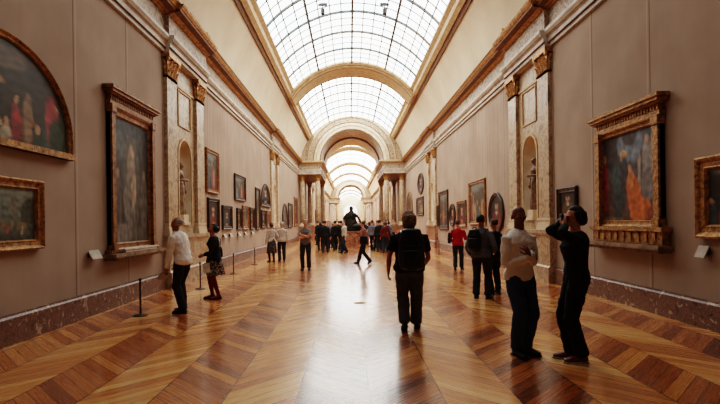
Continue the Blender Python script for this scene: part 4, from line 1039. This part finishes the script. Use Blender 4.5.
# far centre: dark statue on reddish marble pedestal
t = thing('dark_statue', 'dark statue on a reddish marble pedestal rising from the crowd in mid gallery', 'statue', (.1, 30.6, 0))
bm = bmesh.new(); box(bm, -.95, .95, -.55, .55, 0, .12); box(bm, -.85, .85, -.47, .47, .12, .95); box(bm, -.92, .92, -.53, .53, .95, 1.05); obj('pedestal', bm, 'red_marble', t)
bm = bmesh.new(); X = V((1, 0, 0)); Yv = V((0, 1, 0)); z = 1.05
loft(bm, [(V((-.3, 0, z+.02)), X*.6, Yv*.3), (V((-.3, 0, z+.3)), X*.55, Yv*.28), (V((-.3, 0, z+.7)), X*.38, Yv*.22), (V((-.28, 0, z+1.1)), X*.27, Yv*.17), (V((-.25, 0, z+1.3)), X*.12, Yv*.09)], 18)
ell(bm, (-.25, 0, z+1.46), (.12, .13, .17), sub=3)
limb(bm, [(V((-.05, 0, z+1.12)), .09), (V((.22, .05, z+.85)), .07), (V((.36, 0, z+.55)), .05)], 10); limb(bm, [(V((-.5, 0, z+1.12)), .09), (V((-.74, 0, z+.82)), .07), (V((-.66, -.1, z+.45)), .05)], 10)
limb(bm, [(V((-.1, -.1, z+.3)), .2), (V((.4, -.12, z+.3)), .14), (V((.5, -.12, z+.04)), .1)], 12)
soft('figure', bm, 'bronze', t, .02, .04)
# ------------------------------------------------------------------ distant visitors
protos = []
specs = [dict(top='black', bmat='near_black', hair='short'), dict(top='maroon', bmat='dark_jeans', hair='bob', hmat='hair_brown', fem=True), dict(top='beige', bmat='jeans', hair='short', hmat='hair_grey'),
         dict(top='navy', bmat='black', hair='long', fem=True), dict(top='grey_jacket', bmat='black', hair='short', hmat='hair_brown'), dict(top='pale', bmat='dark_jeans', hair='short', hmat='hair_black'),
         dict(top='blue_shirt', bmat='near_black', hair='bob', hmat='hair_black', fem=True), dict(top='tan_coat', bmat='black', hair='short', hmat='hair_fair')]
desc = ['black', 'maroon', 'beige', 'navy', 'dark grey', 'white', 'pale blue', 'tan']
# x, y, spec, facing
far = [(-1.6, 25.5, 0, 80), (-1.95, 27.0, 3, 100), (-1.6, 29.0, 4, 265), (-.75, 26.8, 0, 60), (-1.35, 31.8, 3, 280), (-2.1, 32.3, 0, 90), (-.55, 24.9, 5, 200), (-1.1, 27.2, 0, 110), (1.0, 26.4, 4, 70), (1.1, 27.5, 3, 250), (1.35, 25.6, 0, 95), (1.75, 26.3, 1, 100), (1.45, 29.0, 4, 85), (2.0, 29.8, 0, 120),
       (1.6, 24.8, 1, 90), (-1.5, 30.2, 7, 250), (2.35, 31.5, 6, 60), (2.9, 34, 7, 20), (-2.6, 34, 0, 150), (-2.3, 37.5, 4, 90), (-1.5, 40, 3, 270), (-.7, 42, 5, 90), (.9, 39, 0, 80), (1.7, 41, 4, 260), (-1.1, 36.0, 0, 100), (1.2, 35, 3, 100),
       (-1.9, 50, 2, 90), (-.8, 54, 0, 270), (.9, 50, 3, 90), (1.5, 53, 5, 80), (-1.3, 62, 4, 90), (1.0, 64, 0, 90), (-.3, 72, 3, 270), (.8, 80, 0, 90), (-1.2, 84, 4, 90)]
pose = [dict(fr=(.1, .12), fl=(-.1, -.12), hl=15), dict(wr=(.2, .25, 1.1)), dict(), dict(wl=(-.2, .22, 1.15)), dict(fr=(.1, -.14), fl=(-.1, .16), hr=20)]
for j, sc in enumerate(specs):
    pr_ = dict(sc); pr_.update(pose[j % 5])
    f = [q for q in far if q[2] == j][0]
    r_, _i = person('x%d' % j, f[0], f[1], f[3], 1.66 if sc.get('fem') else 1.74, vox=.016, **pr_)
    protos.append(r_)
bake()
used = set()
for (x, y, j, fc) in far:
    zone = 'left of the dark statue' if x < -.2 else ('in front of the dark statue' if x < .75 else 'right of the dark statue')
    if y > 34: zone = 'far behind the dark statue'
    lb = 'distant visitor in %s %s' % (desc[j], zone); g = 'visitors in %s %s' % (desc[j], zone)
    if j not in used: used.add(j); r_ = protos[j]; r_['label'] = lb; r_['group'] = g
    else: dup(protos[j], (x, y, 0), R(fc-90), lb, g)
labs = {}
for o in C.objects:
    if o.parent is None and o.get('group') and o.name.startswith('person'): labs.setdefault(o['group'], []).append(o)
for g, l in labs.items():
    if len(l) == 1: del l[0]['group']

# ------------------------------------------------------------------ camera, world, colour
cam = bpy.data.cameras.new('camera'); co = bpy.data.objects.new('camera', cam); C.objects.link(co)
cam.sensor_width = 36; cam.lens = 470/720*36; cam.shift_x = 10/720; cam.shift_y = 20/720; cam.clip_end = 500
co.matrix_world = Matrix.Translation(CAM) @ Matrix.Rotation(R(90), 4, 'X') @ Matrix.Rotation(R(-.8), 4, 'Z')
bpy.context.scene.camera = co
w = bpy.data.worlds.new('world'); bpy.context.scene.world = w; w.use_nodes = True
w.node_tree.nodes['Background'].inputs[0].default_value = (.9, .95, 1, 1); w.node_tree.nodes['Background'].inputs[1].default_value = .3
sc = bpy.context.scene
sc.view_settings.view_transform = 'Filmic'; sc.view_settings.look = 'High Contrast'; sc.view_settings.exposure = 0.74; sc.view_settings.gamma = 1.0
